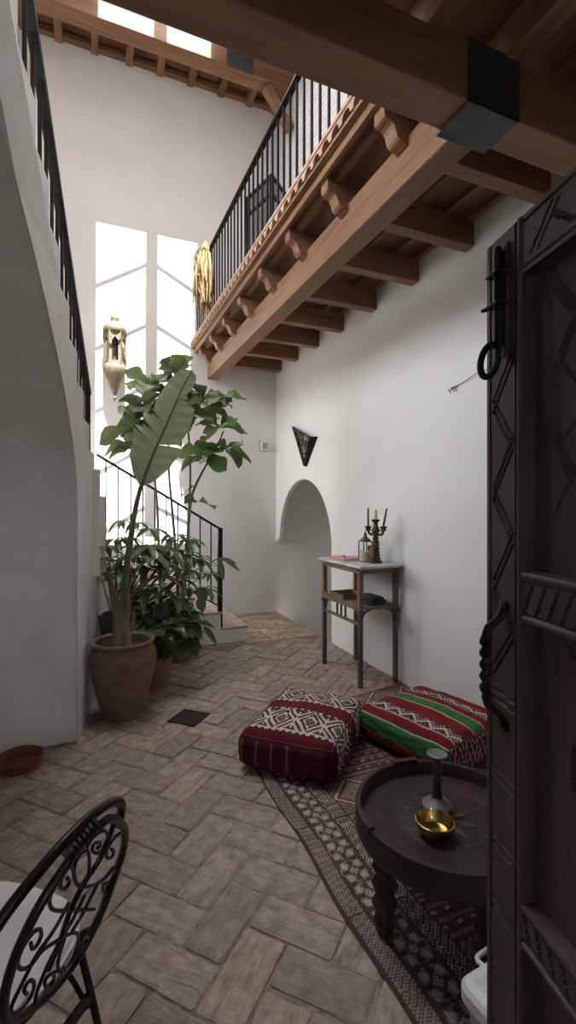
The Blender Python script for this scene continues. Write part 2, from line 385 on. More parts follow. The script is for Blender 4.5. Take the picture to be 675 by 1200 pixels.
for z in (LZ0+.03, LZ1-.03): f.box((XL-.16, LY0, z-.03), (XL-.1, LY1, z+.03))
wn4 = struct(f.build('window_added_landing', M['iron'], loc=(XL-.13, 5.3, LZ0)))  # unseen, added to brighten the lower back of the courtyard
p_ = MB(); p_.box((XL-.134, LY0, LZ0), (XL-.126, LY1, LZ1)); p_.build('pane', M['glass'], wn4)
# front wall with the doorway the photo is taken from
w = MB(); DX0, DX1, DZ = -.75, .62, 2.15
w.box((XL-.25, YF-.3, -.2), (DX0, YF, ZR+.6)); w.box((DX1, YF-.3, -.2), (XR+.32, YF, ZR+.6)); w.box((DX0, YF-.3, DZ), (DX1, YF, ZR+.6))
struct(w.build('wall_front', M['plaster'], loc=(0, YF, 0)))
# unseen lobby shell added behind the doorway to cut off its daylight
w = MB(); w.box((DX0-.15, -2.4, -.2), (DX0, YF-.3, 2.5)); w.box((DX1, -2.4, -.2), (DX1+.15, YF-.3, 2.5)); w.box((DX0-.15, -2.55, -.2), (-.3, -2.4, 2.5)); w.box((.3, -2.55, -.2), (DX1+.15, -2.4, 2.5)); w.box((-.3, -2.55, -.2), (.3, -2.4, 1.35)); w.box((-.3, -2.55, 2.1), (.3, -2.4, 2.5)); w.box((DX0-.15, -2.4, 2.3), (DX1+.15, YF-.3, 2.5)); w.box((DX0, -2.4, -.2), (DX1, YF-1.2, -.004))
struct(w.build('wall_added_lobby', M['plaster'], loc=(0, -1.4, 0)))
f = MB()
for lo, hi in (((-.3, -2.49, 1.35), (-.27, -2.45, 2.1)), ((.27, -2.49, 1.35), (.3, -2.45, 2.1)), ((-.27, -2.49, 1.35), (.27, -2.45, 1.38)), ((-.27, -2.49, 2.07), (.27, -2.45, 2.1))): f.box(lo, hi)
wn2 = struct(f.build('window_added_lobby', M['iron'], loc=(0, -2.47, 1.35)))  # small unseen opening added to lift the foreground
f = MB(); f.box((-.27, -2.475, 1.38), (.27, -2.468, 2.07)); f.build('pane', M['glass'], wn2)
# passage down through the arch
w = MB(); x0, x1 = XR+.06, XR+1.5
w.box((x1, 4.0, -1.6), (x1+.1, YB, 2.3)); w.box((x0, 3.9, -1.6), (x1, 4.386, -.0)); w.box((x0, 3.9, 0), (x1, 4.0, 2.3)); w.box((x0, 3.9, 2.1), (x1, YB, 2.3))
struct(w.build('wall_passage', M['plaster'], loc=(XR+.5, 5.2, 0)))
st = MB()
for k in range(5): st.box((XR+.07+k*.27, 4.39, -1.59), (XR+.07+(k+1)*.27, YB-.003, -.2*(k+1)))
tag(st.build('cellar_steps', M['tile'], loc=(XR+.6, 5.2, -.2)), 'tiled steps going down through the low white arch', 'stairs')
# ---- roof with the skylight opening
SX0, SX1, SY0, SY1 = .06, 1.25, 3.56, 5.31

c = MB()
zt = ZR+.03
OPEN = [(SX0, SX1, SY0, SY1), (-1.1, -.04, 2.3, 5.31), (.06, 1.25, 2.75, 3.42)]  # skylight first, then the openings added for extra light
xsr = sorted({XL-.25, XR+.32, *[o[0] for o in OPEN], *[o[1] for o in OPEN]}); ysr = sorted({YF-.3, YB, *[o[2] for o in OPEN], *[o[3] for o in OPEN]})
for xa, xb in zip(xsr, xsr[1:]):
    y_s = None
    for ya, yb in zip(ysr, ysr[1:]):
        hole = any(o[0] <= (xa+xb)/2 <= o[1] and o[2] <= (ya+yb)/2 <= o[3] for o in OPEN)
        if not hole and y_s is None: y_s = ya
        if hole and y_s is not None: c.box((xa, y_s, ZR), (xb, ya, ZR+.2)); y_s = None
    if y_s is not None: c.box((xa, y_s, ZR), (xb, YB, ZR+.2))
struct(c.build('ceiling', M['board'], loc=(.5, 3, ZR)))
kb = MB()
t_ = .12
kb.box((SX0-t_, SY0-t_, ZR+.2), (SX0, SY1+t_, ZR+.32)); kb.box((SX1, SY0-t_, ZR+.2), (SX1+t_, SY1+t_, ZR+.32)); kb.box((SX0, SY0-t_, ZR+.2), (SX1, SY0, ZR+.32)); kb.box((SX0, SY1, ZR+.2), (SX1, SY1+t_, ZR+.32))
sk = thing('skylight', (.65, 4.8, ZR+.2), 'gabled glass skylight over the courtyard in front of the high roof beam', 'skylight')
kb.build('kerb', M['rooftile'], sk)
XM = .695; zk = ZR+.32; ZRG = zk+.42
r_ = MB(); r_.box((XM-.07, SY0-.1, ZRG-.08), (XM+.07, SY1+.1, ZRG)); r_.build('ridge_beam', M['beam_y'], sk)
tanE = 2.54
def bary(zs): return YB-(ZRG-.04-zs)/tanE
zs = 4.40
while zs > .6:
    yb = bary(zs)
    if SY0 < yb < SY1:
        b1 = MB(); b1.bar((SX0, yb, zk-.02), (XM, yb, ZRG-.04), .015, .02); b1.build('glazing_bar', M['iron'], sk)
        b1 = MB(); b1.bar((SX1, yb, zk+.09), (XM, yb, ZRG-.04), .015, .02); b1.build('glazing_bar', M['iron'], sk)
    zs -= .74
for xa, za in ((SX0-.05, zk-.02), (SX1+.05, zk+.09)):
    p_ = MB(); p_.prism([V(xa, SY0, za+.015), V(XM, SY0, ZRG-.02), V(XM, SY0, ZRG-.012), V(xa, SY0, za+.023)], (0, SY1-SY0, 0)); p_.build('pane', M['glass'], sk)
# unseen louvred openings added for more sky light; blades keep direct sun out
for (xa, xb, ya, yb), lb in ((OPEN[1], 'added louvred light opening above the upper stair flight'), (OPEN[2], 'added louvred light opening above the middle of the long gallery beam')):
    s2 = thing('added_louvre', ((xa+xb)/2, (ya+yb)/2, ZR+.2), lb, 'skylight')
    q = MB()
    for lo, hi in (((xa-.08, ya-.08), (xa, yb+.08)), ((xb, ya-.08), (xb+.08, yb+.08)), ((xa, ya-.08), (xb, ya)), ((xa, yb), (xb, yb+.08))): q.box((*lo, ZR+.2), (*hi, ZR+.32))
    q.build('kerb', M['beam_x'], s2)
    y = ya+.02; q = MB()
    while y < yb+.1:
        q.prism([V(xa, y-.1, ZR+.0), V(xa, y-.088, ZR+.0), V(xa, y+.012, ZR+.26), V(xa, y, ZR+.26)] if y-.1 > ya else [V(xa, ya, ZR), V(xa, ya+.012, ZR), V(xa, y+.012, ZR+.26), V(xa, y, ZR+.26)], (xb-xa, 0, 0)) if y < yb else None
        y += .19
    q.build('blades', M['greywood'], s2)
q = MB(); q.box((-4, 1.2, ZR+.3), (5, 1.5, ZR+4.9)); struct(q.build('wall_light_block', M['greyrender'], loc=(.5, 1.35, ZR)))  # unseen wall added above the roof to hold back sun and sky light
# ================================================================== STAIRS
def xs(y): return -.05-(3.3-y)*.135
sc = thing('staircase', (-.3, 4.4, 0), 'white plastered staircase turning up along the left wall with tiled treads', 'stairs')
fl1 = MB(); XS = XL+.003
prof = [(XS, 0), (1.5, 0)]
RX, RZ, T1 = 1.5, .165, .277
for k in range(6): prof += [(RX-T1*k, RZ*(k+1)-.02), (RX-T1*(k+1) if k < 5 else XS, RZ*(k+1)-.02)]
fl1.prism([V(x, 4.757, z) for x, z in prof], (0, YB-4.76, 0))
fl1.build('lower_flight', M['plaster'], sc, bevel=.012)
for k in range(6):
    t = MB(); t.box((RX-T1*(k+1) if k < 5 else XS, 4.75, RZ*(k+1)-.02), (RX-T1*k+.012, YB-.003, RZ*(k+1))); t.build('tread', M['tile'], sc, bevel=.004)
zz = []
n0, n1 = -5, 8
def yr(n): return 2.58+.235*n
def zb(n): return 2.48-.175*n
up = [(4.755, .97)]
for n in range(n1, n0-1, -1): up += [(yr(n), max(zb(n), .97)), (yr(n), zb(n)+.175)]
up += [(YF+.003, zb(n0)+.175)]
lowc = [(YF+.003, 2.75), (1.2, 2.73), (1.5, 2.69), (1.706, 2.62), (1.883, 2.545), (2.119, 2.42), (2.302, 2.31), (2.504, 2.175), (2.683, 2.035), (2.83, 1.90), (2.95, 1.77), (3.03, 1.66), (3.075, 1.56), (3.09, 1.45), (3.09, 0), (4.755, 0)]
prof = up+lowc
xt = lambda y: max(xs(y), -.36) if y < 1.5 else xs(y)
n = len(prof)
u2 = MB(); u2.add([V(xt(y), y, z) for y, z in prof]+[V(XS, y, z) for y, z in prof], [tuple(range(n)), tuple(range(2*n-1, n-1, -1))]+[(i, (i+1) % n, n+(i+1) % n, n+i) for i in range(n)])
u2.build('upper_flight', M['plaster_old'], sc, bevel=.014)
# low plaster piers at the turn
pr_ = MB()
pr_.box((xs(3.74)-.02, 3.70, .9), (xs(3.74)+.045, 3.78, 1.68)); pr_.box((xs(4.0), 3.96, .9), (xs(4.0)+.05, 4.04, 1.49))
pr_.build('pier', M['plaster_old'], sc, bevel=.006)
# ---- railings
def rail_thing(name, loc, label): return thing(name, loc, label, 'railing')
rl = rail_thing('stair_railing', (1.225, 4.8, RZ*2), 'black iron railing with thin bars on the lower flight, ending at a post')
def zh(x): return 1.179+(1.225-x)*(1.90-1.179)/(1.225-.04)
a_ = MB(); a_.bar((1.24, 4.8, zh(1.24)), (.04, 4.8, zh(.04)), .03, .022); a_.build('handrail', M['iron'], rl)
a_ = MB(); a_.bar((1.225, 4.8, .375), (.09, 4.8, .375+(1.225-.09)*.608), .022, .014); a_.build('bottom_rail', M['iron'], rl)
a_ = MB(); a_.box((1.20, 4.775, RZ), (1.245, 4.825, 1.19)); a_.build('newel_post', M['iron'], rl, bevel=.003)
x = 1.128
while x > .1:
    a_ = MB(); a_.bar((x, 4.8, .375+(1.225-x)*.608), (x, 4.8, zh(x)), .012, .012); a_.build('baluster', M['iron'], rl); x -= .112
rl = rail_thing('stair_railing', (xs(3.7), 3.7, 1.6), 'tall black railing with close bars climbing the upper flight at the left edge')
def zr2(y): return 2.237+(3.72-y)*.775
off = -.035
def RP(y, z): return V(xs(y)+off, y, z)
a_ = MB(); a_.bar(RP(3.73, zr2(3.73)), RP(1.45, zr2(1.45)), .045, .03); a_.build('handrail', M['iron'], rl)
a_ = MB(); a_.bar(RP(3.72, 1.63), RP(3.72, zr2(3.72)), .035, .035, V(1, 0, 0)); a_.build('newel_post', M['iron'], rl)
y = 3.64
while y > 1.45:
    k = math.floor((y-2.58)/.235); zt = zb(k+1)+.175
    a_ = MB(); a_.bar(RP(y, zt-.02), RP(y, zr2(y)), .016, .016, V(1, 0, 0)); a_.build('baluster', M['iron'], rl); y -= .1175
# ================================================================== TIMBER
def tl(y): return .027*(y-1.55)              # the gallery drops a little towards the front
def tilt_mb(mb):
    for p in mb.v: p.z += tl(p.y)
    return mb
b = MB(); b.box((1.364, 1.51, 2.925), (1.498, YB, 3.135)); tilt_mb(b)
tag(b.build('gallery_beam', M['beam_y'], loc=(1.43, 3.7, 3.0), bevel=.008), 'long wooden beam under the gallery running from back wall to the iron strap', 'beam')
b = MB(); b.box((-.29, 1.355, 2.9), (XR, 1.51, 3.115))
tag(b.build('crossing_beam', M['beam_x'], loc=(1, 1.43, 2.9), bevel=.008), 'large dark wooden beam crossing overhead nearest the camera', 'beam')
st = MB(); sx0, sx1 = 1.275, 1.525
st.box((sx0, 1.347, 2.89), (sx1, 1.355, 3.125)); st.box((sx0, 1.347, 2.89), (sx1, 1.53, 2.9)); st.box((sx0, 1.51, 2.89), (1.364, 1.52, 3.1)); st.box((1.498, 1.51, 2.89), (sx1, 1.52, 3.1))
tag(st.build('beam_strap', M['plate'], loc=(1.4, 1.4, 2.89), bevel=.002), 'black steel strap wrapped around the crossing beam where the long beam meets it', 'bracket')
# gallery joists with scrolled ends
JY = [5.82, 5.27, 4.71, 4.15, 3.57, 2.99, 2.43, 1.87]
JW, JZ0, JZ1 = .085, 3.08, 3.245
ordn = ['nearest the back wall', 'second from the back wall', 'third from the back wall', 'fourth from the back wall', 'fourth from the crossing beam', 'third from the crossing beam', 'second from the crossing beam', 'closest to the crossing beam']
for y, od in zip(JY, ordn):
    z0, z1 = JZ0+tl(y), JZ1+tl(y)
    h = z1-z0
    pr = [(XR, z0), (1.364, z0)]
    pr += [(1.352, z0+.004), (1.340, z0+.012), (1.328, z0+.012), (1.315, z0+.018), (1.303, z0+.03), (1.296, z0+.048), (1.290, z0+.068), (1.280, z0+.084), (1.264, z0+.094), (1.248, z0+.098), (1.236, z0+.104), (1.230, z0+.116), (1.229, z1-.012), (1.229, z1), (XR, z1)]
    m = MB(); m.prism([V(x, y-JW/2, z) for x, z in pr], (0, JW, 0))
    tag(m.build('gallery_joist', M['beam_x'], loc=(1.8, y, z0), bevel=.004), 'wooden joist under the gallery with scrolled end, '+od, 'joist', 'joists under the gallery')
# boards + thin battens between joists : gallery floor
gb = MB(); gb.box((1.225, 1.45, JZ1+.03), (XR, YB, JZ1+.06)); tilt_mb(gb)
gf = struct(gb.build('ceiling_gallery', M['board'], loc=(1.8, 3.7, 3.3)))
for x in (1.30, 1.62, 1.85, 2.08, 2.26):
    q = MB(); q.box((x-.02, 1.5, JZ1-.004), (x+.02, YB, JZ1+.03)); tilt_mb(q); q.build('batten', M['beam_y'], gf)
q = MB(); q.box((1.33, 1.45, JZ1+.06), (XR, YB, JZ1+.15)); tilt_mb(q); q.build('gallery_slab', M['board'], gf)
# edging: fascia, lip, tile ends
ed = thing('gallery_edging', (1.22, 3.7, 3.25), 'gallery edge with wooden fascia below a row of half-round terracotta tile ends', 'edging')
q = MB(); q.box((1.20, 1.52, JZ1-.004), (1.225, YB, JZ1+.06)); tilt_mb(q); q.build('fascia', M['beam_y'], ed, bevel=.003)
q = MB(); q.box((1.165, 1.52, JZ1+.045), (1.225, YB, JZ1+.062)); tilt_mb(q); q.build('fascia_lip', M['beam_y'], ed, bevel=.002)
q = MB(); y = 1.6
while y < YB-.02:
    z0 = JZ1+.062
    inner = [(y+.041*math.cos(t*PI/8), z0+.042*math.sin(t*PI/8)) for t in range(9)]
    q.prism([V(1.155, a, b2) for a, b2 in [(y+.056, z0)]+inner+[(y-.056, z0), (y-.056, z0+.05), (y+.056, z0+.05)]], (.05, 0, 0)); y += .112
tilt_mb(q); q.build('tile_ends', M['rooftile'], ed)
q = MB(); q.box((1.148, 1.52, JZ1+.112), (1.30, YB, JZ1+.135)); q.box((1.16, 1.52, JZ1+.135), (1.30, YB, JZ1+.155)); tilt_mb(q); q.build('coping', M['rooftile'], ed, bevel=.004)
GZ = JZ1+.155
# gallery railing
gr = rail_thing('gallery_railing', (1.222, 3.7, GZ+tl(3.7)), 'black iron railing along the upstairs gallery above the tile edge')
def top(y): return 4.17+(y-2.776)*.051
q = MB(); q.bar((1.222, 1.5, top(1.5)), (1.222, YB-.02, top(YB)), .04, .02); q.build('handrail', M['iron'], gr)
q = MB(); q.bar((1.222, 1.5, GZ+tl(1.5)+.04), (1.222, YB-.02, GZ+tl(YB)+.04), .02, .012); q.build('bottom_rail', M['iron'], gr)
y = YB-.06; k = 0
while y > 1.5:
    q = MB(); q.bar((1.222, y, GZ+tl(y)), (1.222, y, top(y)), .014, .014, V(1, 0, 0)); q.build('baluster', M['iron'], gr); y -= .112
# front-room ceiling (dark, over the camera)
fc = MB(); fc.box((-.352, YF, 3.25), (XR, 1.50, 3.29)); cf = struct(fc.build('ceiling_front', M['board'], loc=(1, .5, 3.25)))
k = 0
fo = ['first', 'second', 'third', 'fourth', 'fifth', 'sixth', 'seventh']
for i, x in enumerate((2.2, 1.86, 1.5, 1.14, .78, .42, .06)):
    q = MB(); q.box((x-.045, YF, 3.115), (x+.045, 1.50, 3.25))
    tag(q.build('ceiling_joist', M['beam_y'], loc=(x, .6, 3.115), bevel=.004), 'dark joist resting on the crossing beam overhead, %s from the right wall' % fo[i], 'joist', 'joists over the entrance')
# roof beam, plate and rafters at the back
b = MB(); b.box((XL, 5.31, 6.5), (XR, 5.5, 6.71)); tag(b.build('roof_beam', M['beam_x'], loc=(.5, 5.4, 6.5), bevel=.008), 'heavy wooden roof beam high up in front of the back wall', 'beam')
q = MB(); q.box((1.43, 5.302, 6.49), (1.75, 5.31, 6.73)); q.box((1.43, 5.302, 6.70), (1.75, 5.52, 6.712))
tag(q.build('beam_plate', M['plate'], loc=(1.6, 5.3, 6.5)), 'dark steel joint plate on the high roof beam', 'bracket')
rx = -1.05; ri = 0
rlab = ['out beside the left wall', 'left of the tall stair railing', 'just right of the tall stair railing', 'third right of the tall stair railing', 'fourth right of the tall stair railing', 'fifth right of the tall stair railing', 'left of the steel joint plate', 'below the steel joint plate', 'against the right corner by the gallery rail']
for u, lb in ((28, rlab[1]), (69, rlab[2]), (111, rlab[3]), (151, rlab[4]), (187, rlab[5]), (223, rlab[6]), (258, rlab[7]), (291, 'just right of the steel joint plate'), (322, rlab[8])):
    a = (u-CU)/F; x = (a*cs+sn)/(-a*sn+cs)*YB
    q = MB(); q.box((x-.04, 5.3 if not (SX0-.1 < x < SX1+.1) else 5.32, 6.71), (x+.04, YB, 6.83))
    tag(q.build('rafter', M['beam_y'], loc=(x, 5.7, 6.71), bevel=.004), 'short rafter at the back wall, '+lb, 'rafter', 'rafters at the back wall')
q = MB(); q.box((XL, 5.93, 6.74), (XR, YB, 6.80)); struct(q.build('trim_1', M['beam_x'], loc=(.5, 5.96, 6.74)))
# diagonal brace by the rail end
q = MB(); q.bar((2.25, 5.38, 6.05), (1.95, 5.4, 6.48), .1, .1); tag(q.build('roof_brace', M['beam_x'], loc=(2.1, 5.4, 6.2), bevel=.004), 'short diagonal wooden brace under the roof beam by the gallery rail', 'brace')
# ================================================================== GALLERY ITEMS
# folding black-framed glass screen upstairs
SA, SB, SC = V(1.57, 4.98, 0), V(1.69, 4.52, 0), V(1.95, 4.755, 0)
zb0, zt0 = GZ+tl(4.7)+.002, 4.80
gs = thing('folding_screen', (1.69, 4.6, zb0), 'black framed folding glass screen standing upstairs behind the gallery rail', 'screen')
for p, q_ in ((SA, SB), (SB, SC)):
    d = (q_-p).normalized(); p2, q2 = p+d*.012, q_-d*.012
    q = MB()
    for e in (p2, q2): q.bar(e+V(0, 0, zb0), e+V(0, 0, zt0), .03, .03, V(1, 0, 0))
    for z in (zb0+.02, zt0-.2, zt0-.015): q.bar(p2+V(0, 0, z), q2+V(0, 0, z), .025, .03)
    lf = q.build('leaf_frame', M['iron'], gs)
    q = MB(); q.bar(p2+V(0, 0, (zb0+zt0)/2), q2+V(0, 0, (zb0+zt0)/2), .006, zt0-zb0-.04); q.build('pane', M['darkglass'], lf)
# bunch of dried pampas hanging at the end of the rail
rnd = random.Random(3)
q = MB(); PX, PY = 1.195, 5.22
PX, PY, PZ = 1.16, 5.2, 4.30
for i in range(260):
    a = rnd.uniform(0, 2*PI); r = rnd.uniform(0, .11)
    b0 = V(PX+.02*math.cos(a), PY+.05*math.sin(a), PZ+rnd.uniform(-.12, .04))
    L = rnd.uniform(.3, .72)
    e = V(PX-.02+r*1.0*math.cos(a), PY+r*1.5*math.sin(a), b0.z-L)
    mid = (b0+e)/2+V(rnd.uniform(-.06, .02), rnd.uniform(-.08, .08), rnd.uniform(-.02, .05))
    q.tube(smoothpath([b0, mid, e], 3), [.003, .006, .009, .012, .011, .008, .003], 5)
pw = thing('pampas_bunch', (PX, PY, PZ-.6), 'bunch of dried straw-coloured pampas hanging from the far end of the gallery rail', 'dried grass')
q.build('plumes', M['straw'], pw)
q = MB(); q.tube([V(PX-.0+.035*math.cos(t*PI/6), PY+.06*math.sin(t*PI/6), PZ-.03) for t in range(12)], .007, 6, True); q.build('tie', M['stem'], pw)
# ================================================================== WALL FITTINGS
# brass lantern on the back wall
LX, LY = .243, YB-.14
ln = thing('wall_lantern', (LX, LY, 2.65), 'ornate pale brass lantern with arched openings on the sunlit back wall', 'lantern')
q = MB(); q.lathe([(.004, 2.63), (.012, 2.66), (.022, 2.68), (.014, 2.70), (.03, 2.74), (.075, 2.85), (.112, 2.94), (.125, 2.985), (.128, 3.03), (.118, 3.05), (.11, 3.06)], (LX, LY, 0), 24); q.build('bottom_cone', M['oldbrass'], ln)
q = MB()
for k in range(6):
    a0 = k*PI/3+PI/2
    ca, sa = math.cos(a0), math.sin(a0); ap = .104; hw = .0605
    def P(x, z, dd=0): return V(LX+(ap-dd)*ca-x*sa, LY+(ap-dd)*sa+x*ca, z)
    op = [(-.033, 3.09), (-.033, 3.27), (-.036, 3.30), (-.028, 3.325), (-.014, 3.345), (0, 3.37), (.014, 3.345), (.028, 3.325), (.036, 3.30), (.033, 3.27), (.033, 3.09)]
    out = [(-hw, 3.06), (-hw, 3.27), (-hw, 3.30), (-hw, 3.34), (-.03, 3.42), (0, 3.42), (.03, 3.42), (hw, 3.34), (hw, 3.30), (hw, 3.27), (hw, 3.06)]
    for i in range(len(op)-1):
        vs = [P(*out[i]), P(*out[i+1]), P(*op[i+1]), P(*op[i])]; vs2 = [P(*out[i], .008), P(*out[i+1], .008), P(*op[i+1], .008), P(*op[i], .008)]
        q.add(vs+vs2, [(0, 1, 2, 3), (7, 6, 5, 4), (3, 2, 6, 7), (0, 4, 5, 1)])
    q.add([P(-hw, 3.34), P(-hw, 3.42), P(-.03, 3.42)], [(0, 1, 2)]); q.add([P(hw, 3.34), P(.03, 3.42), P(hw, 3.42)], [(0, 1, 2)])
    q.prism([P(-hw, 3.06), P(hw, 3.06), P(.033, 3.09), P(-.033, 3.09)], (-.008*ca, -.008*sa, 0))
    q.bar(P(-hw, 3.05), P(-hw, 3.43), .012, .012, V(ca, sa, 0))
q.build('body', M['oldbrass'], ln)
q = MB(); q.lathe([(.11, 3.42), (.126, 3.43), (.133, 3.455), (.128, 3.49), (.10, 3.525), (.06, 3.54), (.045, 3.55), (.042, 3.57), (.05, 3.59), (.046, 3.62), (.03, 3.645), (.016, 3.66), (.013, 3.68), (.008, 3.70), (.012, 3.715), (.004, 3.74), (.002, 3.78)], (LX, LY, 0), 24); q.build('dome', M['oldbrass'], ln)
q = MB(); q.lathe([(.08, 3.07), (.08, 3.41)], (LX, LY, 0), 16); q.build('inner_glass', M['smokeglass'], ln)
q = MB(); q.lathe([(.02, 3.055), (.02, 3.16), (.004, 3.165)], (LX, LY, 0), 12); q.build('candle', M['whitewax'], ln)
q = MB(); q.bar((LX, LY, 3.5), (LX, YB, 3.5), .02, .02); q.bar((LX, LY, 2.95), (LX, YB, 2.95), .02, .02); q.box((LX-.06, YB-.012, 2.85), (LX+.06, YB, 3.55)); q.build('wall_mount', M['oldbrass'], ln)
# white wall sensor
q = MB(); q.box((2.075, YB-.075, 2.165), (2.165, YB-.004, 2.285)); q2 = q
sr = thing('wall_sounder', (2.12, YB, 2.16), 'small white box fixed to the back wall near the corner', 'alarm box')
q.build('casing', M['white'], sr, bevel=.008)
q = MB(); q.box((2.065, YB-.006, 2.155), (2.175, YB, 2.295)); q.build('back_plate', M['plastic_grey'], sr, bevel=.002)
q = MB(); q.box((2.087, YB-.078, 2.18), (2.153, YB-.074, 2.262)); q.build('grille', M['plastic_grey'], sr, bevel=.001)
# perforated triangular sconce on right wall
ts = thing('wall_sconce', (XR, 5.15, 1.85), 'dark pierced-metal triangular sconce on the right wall above the arch', 'wall lamp')
def onx(u, v, X):
    a = (u-CU)/F; return at(u, v, X/(a*cs+sn))
A_, B_, C_ = onx(342.5, 500, 2.265), onx(363, 511.5, 2.215), onx(356, 546, 2.26)
Aw, Bw, Cw = V(XR, A_.y, A_.z), V(XR, B_.y-.03, B_.z), V(XR, C_.y, C_.z-.005)
q = MB(); n_ = 26
e1, e2 = (B_-A_), (C_-A_); nn = e1.cross(e2).normalized()
rnd = random.Random(5)
def holes(u, v):
    return noise.noise(V(u*16, v*16, 3.3)) > .12 and min(u, v, 1-u-v) > .05
for i in range(n_):
    for j in range(n_-i):
        a, b2, c2 = (i/n_, j/n_), ((i+1)/n_, j/n_), (i/n_, (j+1)/n_)
        cu, cv = (i+.33)/n_, (j+.33)/n_
        if not holes(cu, cv): q.add([A_+e1*x+e2*y for x, y in (a, b2, c2)], [(0, 1, 2)])
        if j < n_-i-1:
            d2 = ((i+1)/n_, (j+1)/n_)
            if not holes((i+.67)/n_, (j+.67)/n_): q.add([A_+e1*x+e2*y for x, y in (b2, d2, c2)], [(0, 1, 2)])
o = q.build('pierced_face', M['iron'], ts); so = o.modifiers.new('solid', 'SOLIDIFY'); so.thickness = .003
q = MB(); q.add([Aw, A_, C_, Cw], [(0, 1, 2, 3)]); q.add([B_, Bw, Cw, C_], [(0, 1, 2, 3)]); o = q.build('side_plates', M['iron'], ts); so = o.modifiers.new('solid', 'SOLIDIFY'); so.thickness = .003
q = MB()
for p, r in ((A_, B_), (B_, C_), (C_, A_)): q.tube([p, r], .006, 6)
q.build('rim', M['iron'], ts)
# little wire twig on the wall
q = MB()
P = lambda y, z, o=.006: V(XR-o, y, z)
q.tube(smoothpath([P(2.60, 2.228), P(2.54, 2.232), P(2.48, 2.238), P(2.40, 2.25, .02), P(2.30, 2.262, .03), P(2.2, 2.262, .006)], 4), .0025, 5)
for y, z in ((2.585, 2.222), (2.555, 2.225), (2.53, 2.224)):
    q.tube([P(y, z+.004), P(y+.014, z-.018, .02), P(y+.004, z-.03, .012)], .003, 5); q.tube([P(y+.014, z-.016, .016), P(y+.018, z-.004, .024)], .003, 5)
tag(q.build('wire_garland', M['bronze'], loc=(XR, 2.5, 2.23)), 'thin dark wire with tiny leaves strung along the right wall near the door', 'garland')
# ================================================================== CONSOLE TABLE
TX0, TX1, TY0, TY1 = 1.925, 2.25, 3.185, 3.80
ct = thing('console_table', (2.09, 3.49, 0), 'slim console table with grey marble top and open wooden shelf against the right wall', 'table')
def edge_profile(inset, z): return (inset, z)
q = MB(); rings = [(.012, .922), (.0, .928), (-.006, .936), (-.004, .946), (.006, .953)]
vs = []; fs = []
ox, oy = .035, .06
def rrect(x0, y0, x1, y1, r, z, n=5):
    out = []
    for cx, cy, a0 in ((x1-r, y1-r, 0), (x0+r, y1-r, 90), (x0+r, y0+r, 180), (x1-r, y0+r, 270)):
        for k in range(n+1): t = math.radians(a0+90*k/n); out.append(V(cx+r*math.cos(t), cy+r*math.sin(t), z))
    return out
def rr_stack(q, x0, y0, x1, y1, r, rings, smooth=False):
    rows = [rrect(x0+i, y0+i, x1-i, y1-i, max(r-i, .002), z) for i, z in rings]; n = len(rows[0])
    vs = [p for R in rows for p in R]
    fs = [(k*n+i, k*n+(i+1) % n, (k+1)*n+(i+1) % n, (k+1)*n+i) for k in range(len(rows)-1) for i in range(n)]
    fs += [tuple(range(n-1, -1, -1)), tuple((len(rows)-1)*n+i for i in range(n))]
    return q.add(vs, fs, smooth=smooth)
rr_stack(q, TX0-ox, TY0-oy, TX1+.03, TY1+oy, .02, rings)
q.build('marble_top', M['marble'], ct)
for x in (TX0, TX1):
    for y in (TY0, TY1):
        q = MB(); q.box((x-.017, y-.017, 0), (x+.017, y+.017, .58)); lg = q.build('leg', M['leggrey'], ct, bevel=.004)
        q = MB(); q.box((x-.019, y-.019, .585), (x+.019, y+.019, .905)); q.build('post', M['greywood'], ct, bevel=.003)
        q = MB(); q.box((x-.023, y-.023, .565), (x+.023, y+.023, .60)); q.build('joint_block', M['leggrey'], ct, bevel=.003)
q = MB()
for x in (TX0, TX1): q.box((x-.012, TY0+.019, .885), (x+.012, TY1-.019, .92))
for y in (TY0, TY1): q.box((TX0+.019, y-.012, .885), (TX1-.019, y+.012, .92))
q.build('top_apron', M['greywood'], ct, bevel=.002)
q = MB(); q.box((TX0-.012, TY0-.012, .60), (TX1+.012, TY1+.012, .618)); q.build('shelf', M['greywood'], ct, bevel=.002)
q = MB()
pts = [(TY0+.02, .60), (TY0+.05, .60), (TY1-.05, .60), (TY1-.02, .60), (TY1-.02, .655)]
for k in range(11):
    t = k/10; pts.append((TY1-.02-(TY1-TY0-.04)*t, .655-.028*math.sin(t*PI)**2*(1 if True else 0)+.006*math.cos(t*4*PI)))
q.prism([V(TX0-.022, y, z) for y, z in pts], (.012, 0, 0)); q.build('shelf_front', M['greywood'], ct)
q = MB(); q.box((TX0-.01, TY0+.017, .478), (TX0+.01, TY1-.017, .50)); q.build('lower_rail', M['greywood'], ct, bevel=.002)
for yy in (3.42, 3.49, 3.56):
    q = MB(); q.box((TX0-.005, yy-.008, .50), (TX0+.005, yy+.008, .60)); q.build('slat', M['iron'], ct)
for y, sg in ((TY0, 1), (TY1, -1)):
    q = MB(); q.tube(smoothpath([V(TX0, y+sg*.017, .50), V(TX0, y+sg*.025, .545), V(TX0, y+sg*.06, .585), V(TX0, y+sg*.11, .597)], 4), .008, 6); q.build('bracket', M['leggrey'], ct)
    for x, sx in ((TX0, 1), (TX1, -1)):
        q = MB(); q.tube(smoothpath([V(x+sx*.017, y, .50), V(x+sx*.022, y, .55), V(x+sx*.05, y, .585), V(x+sx*.09, y, .597)], 4), .008, 6); q.build('bracket', M['leggrey'], ct)
ZT = .953
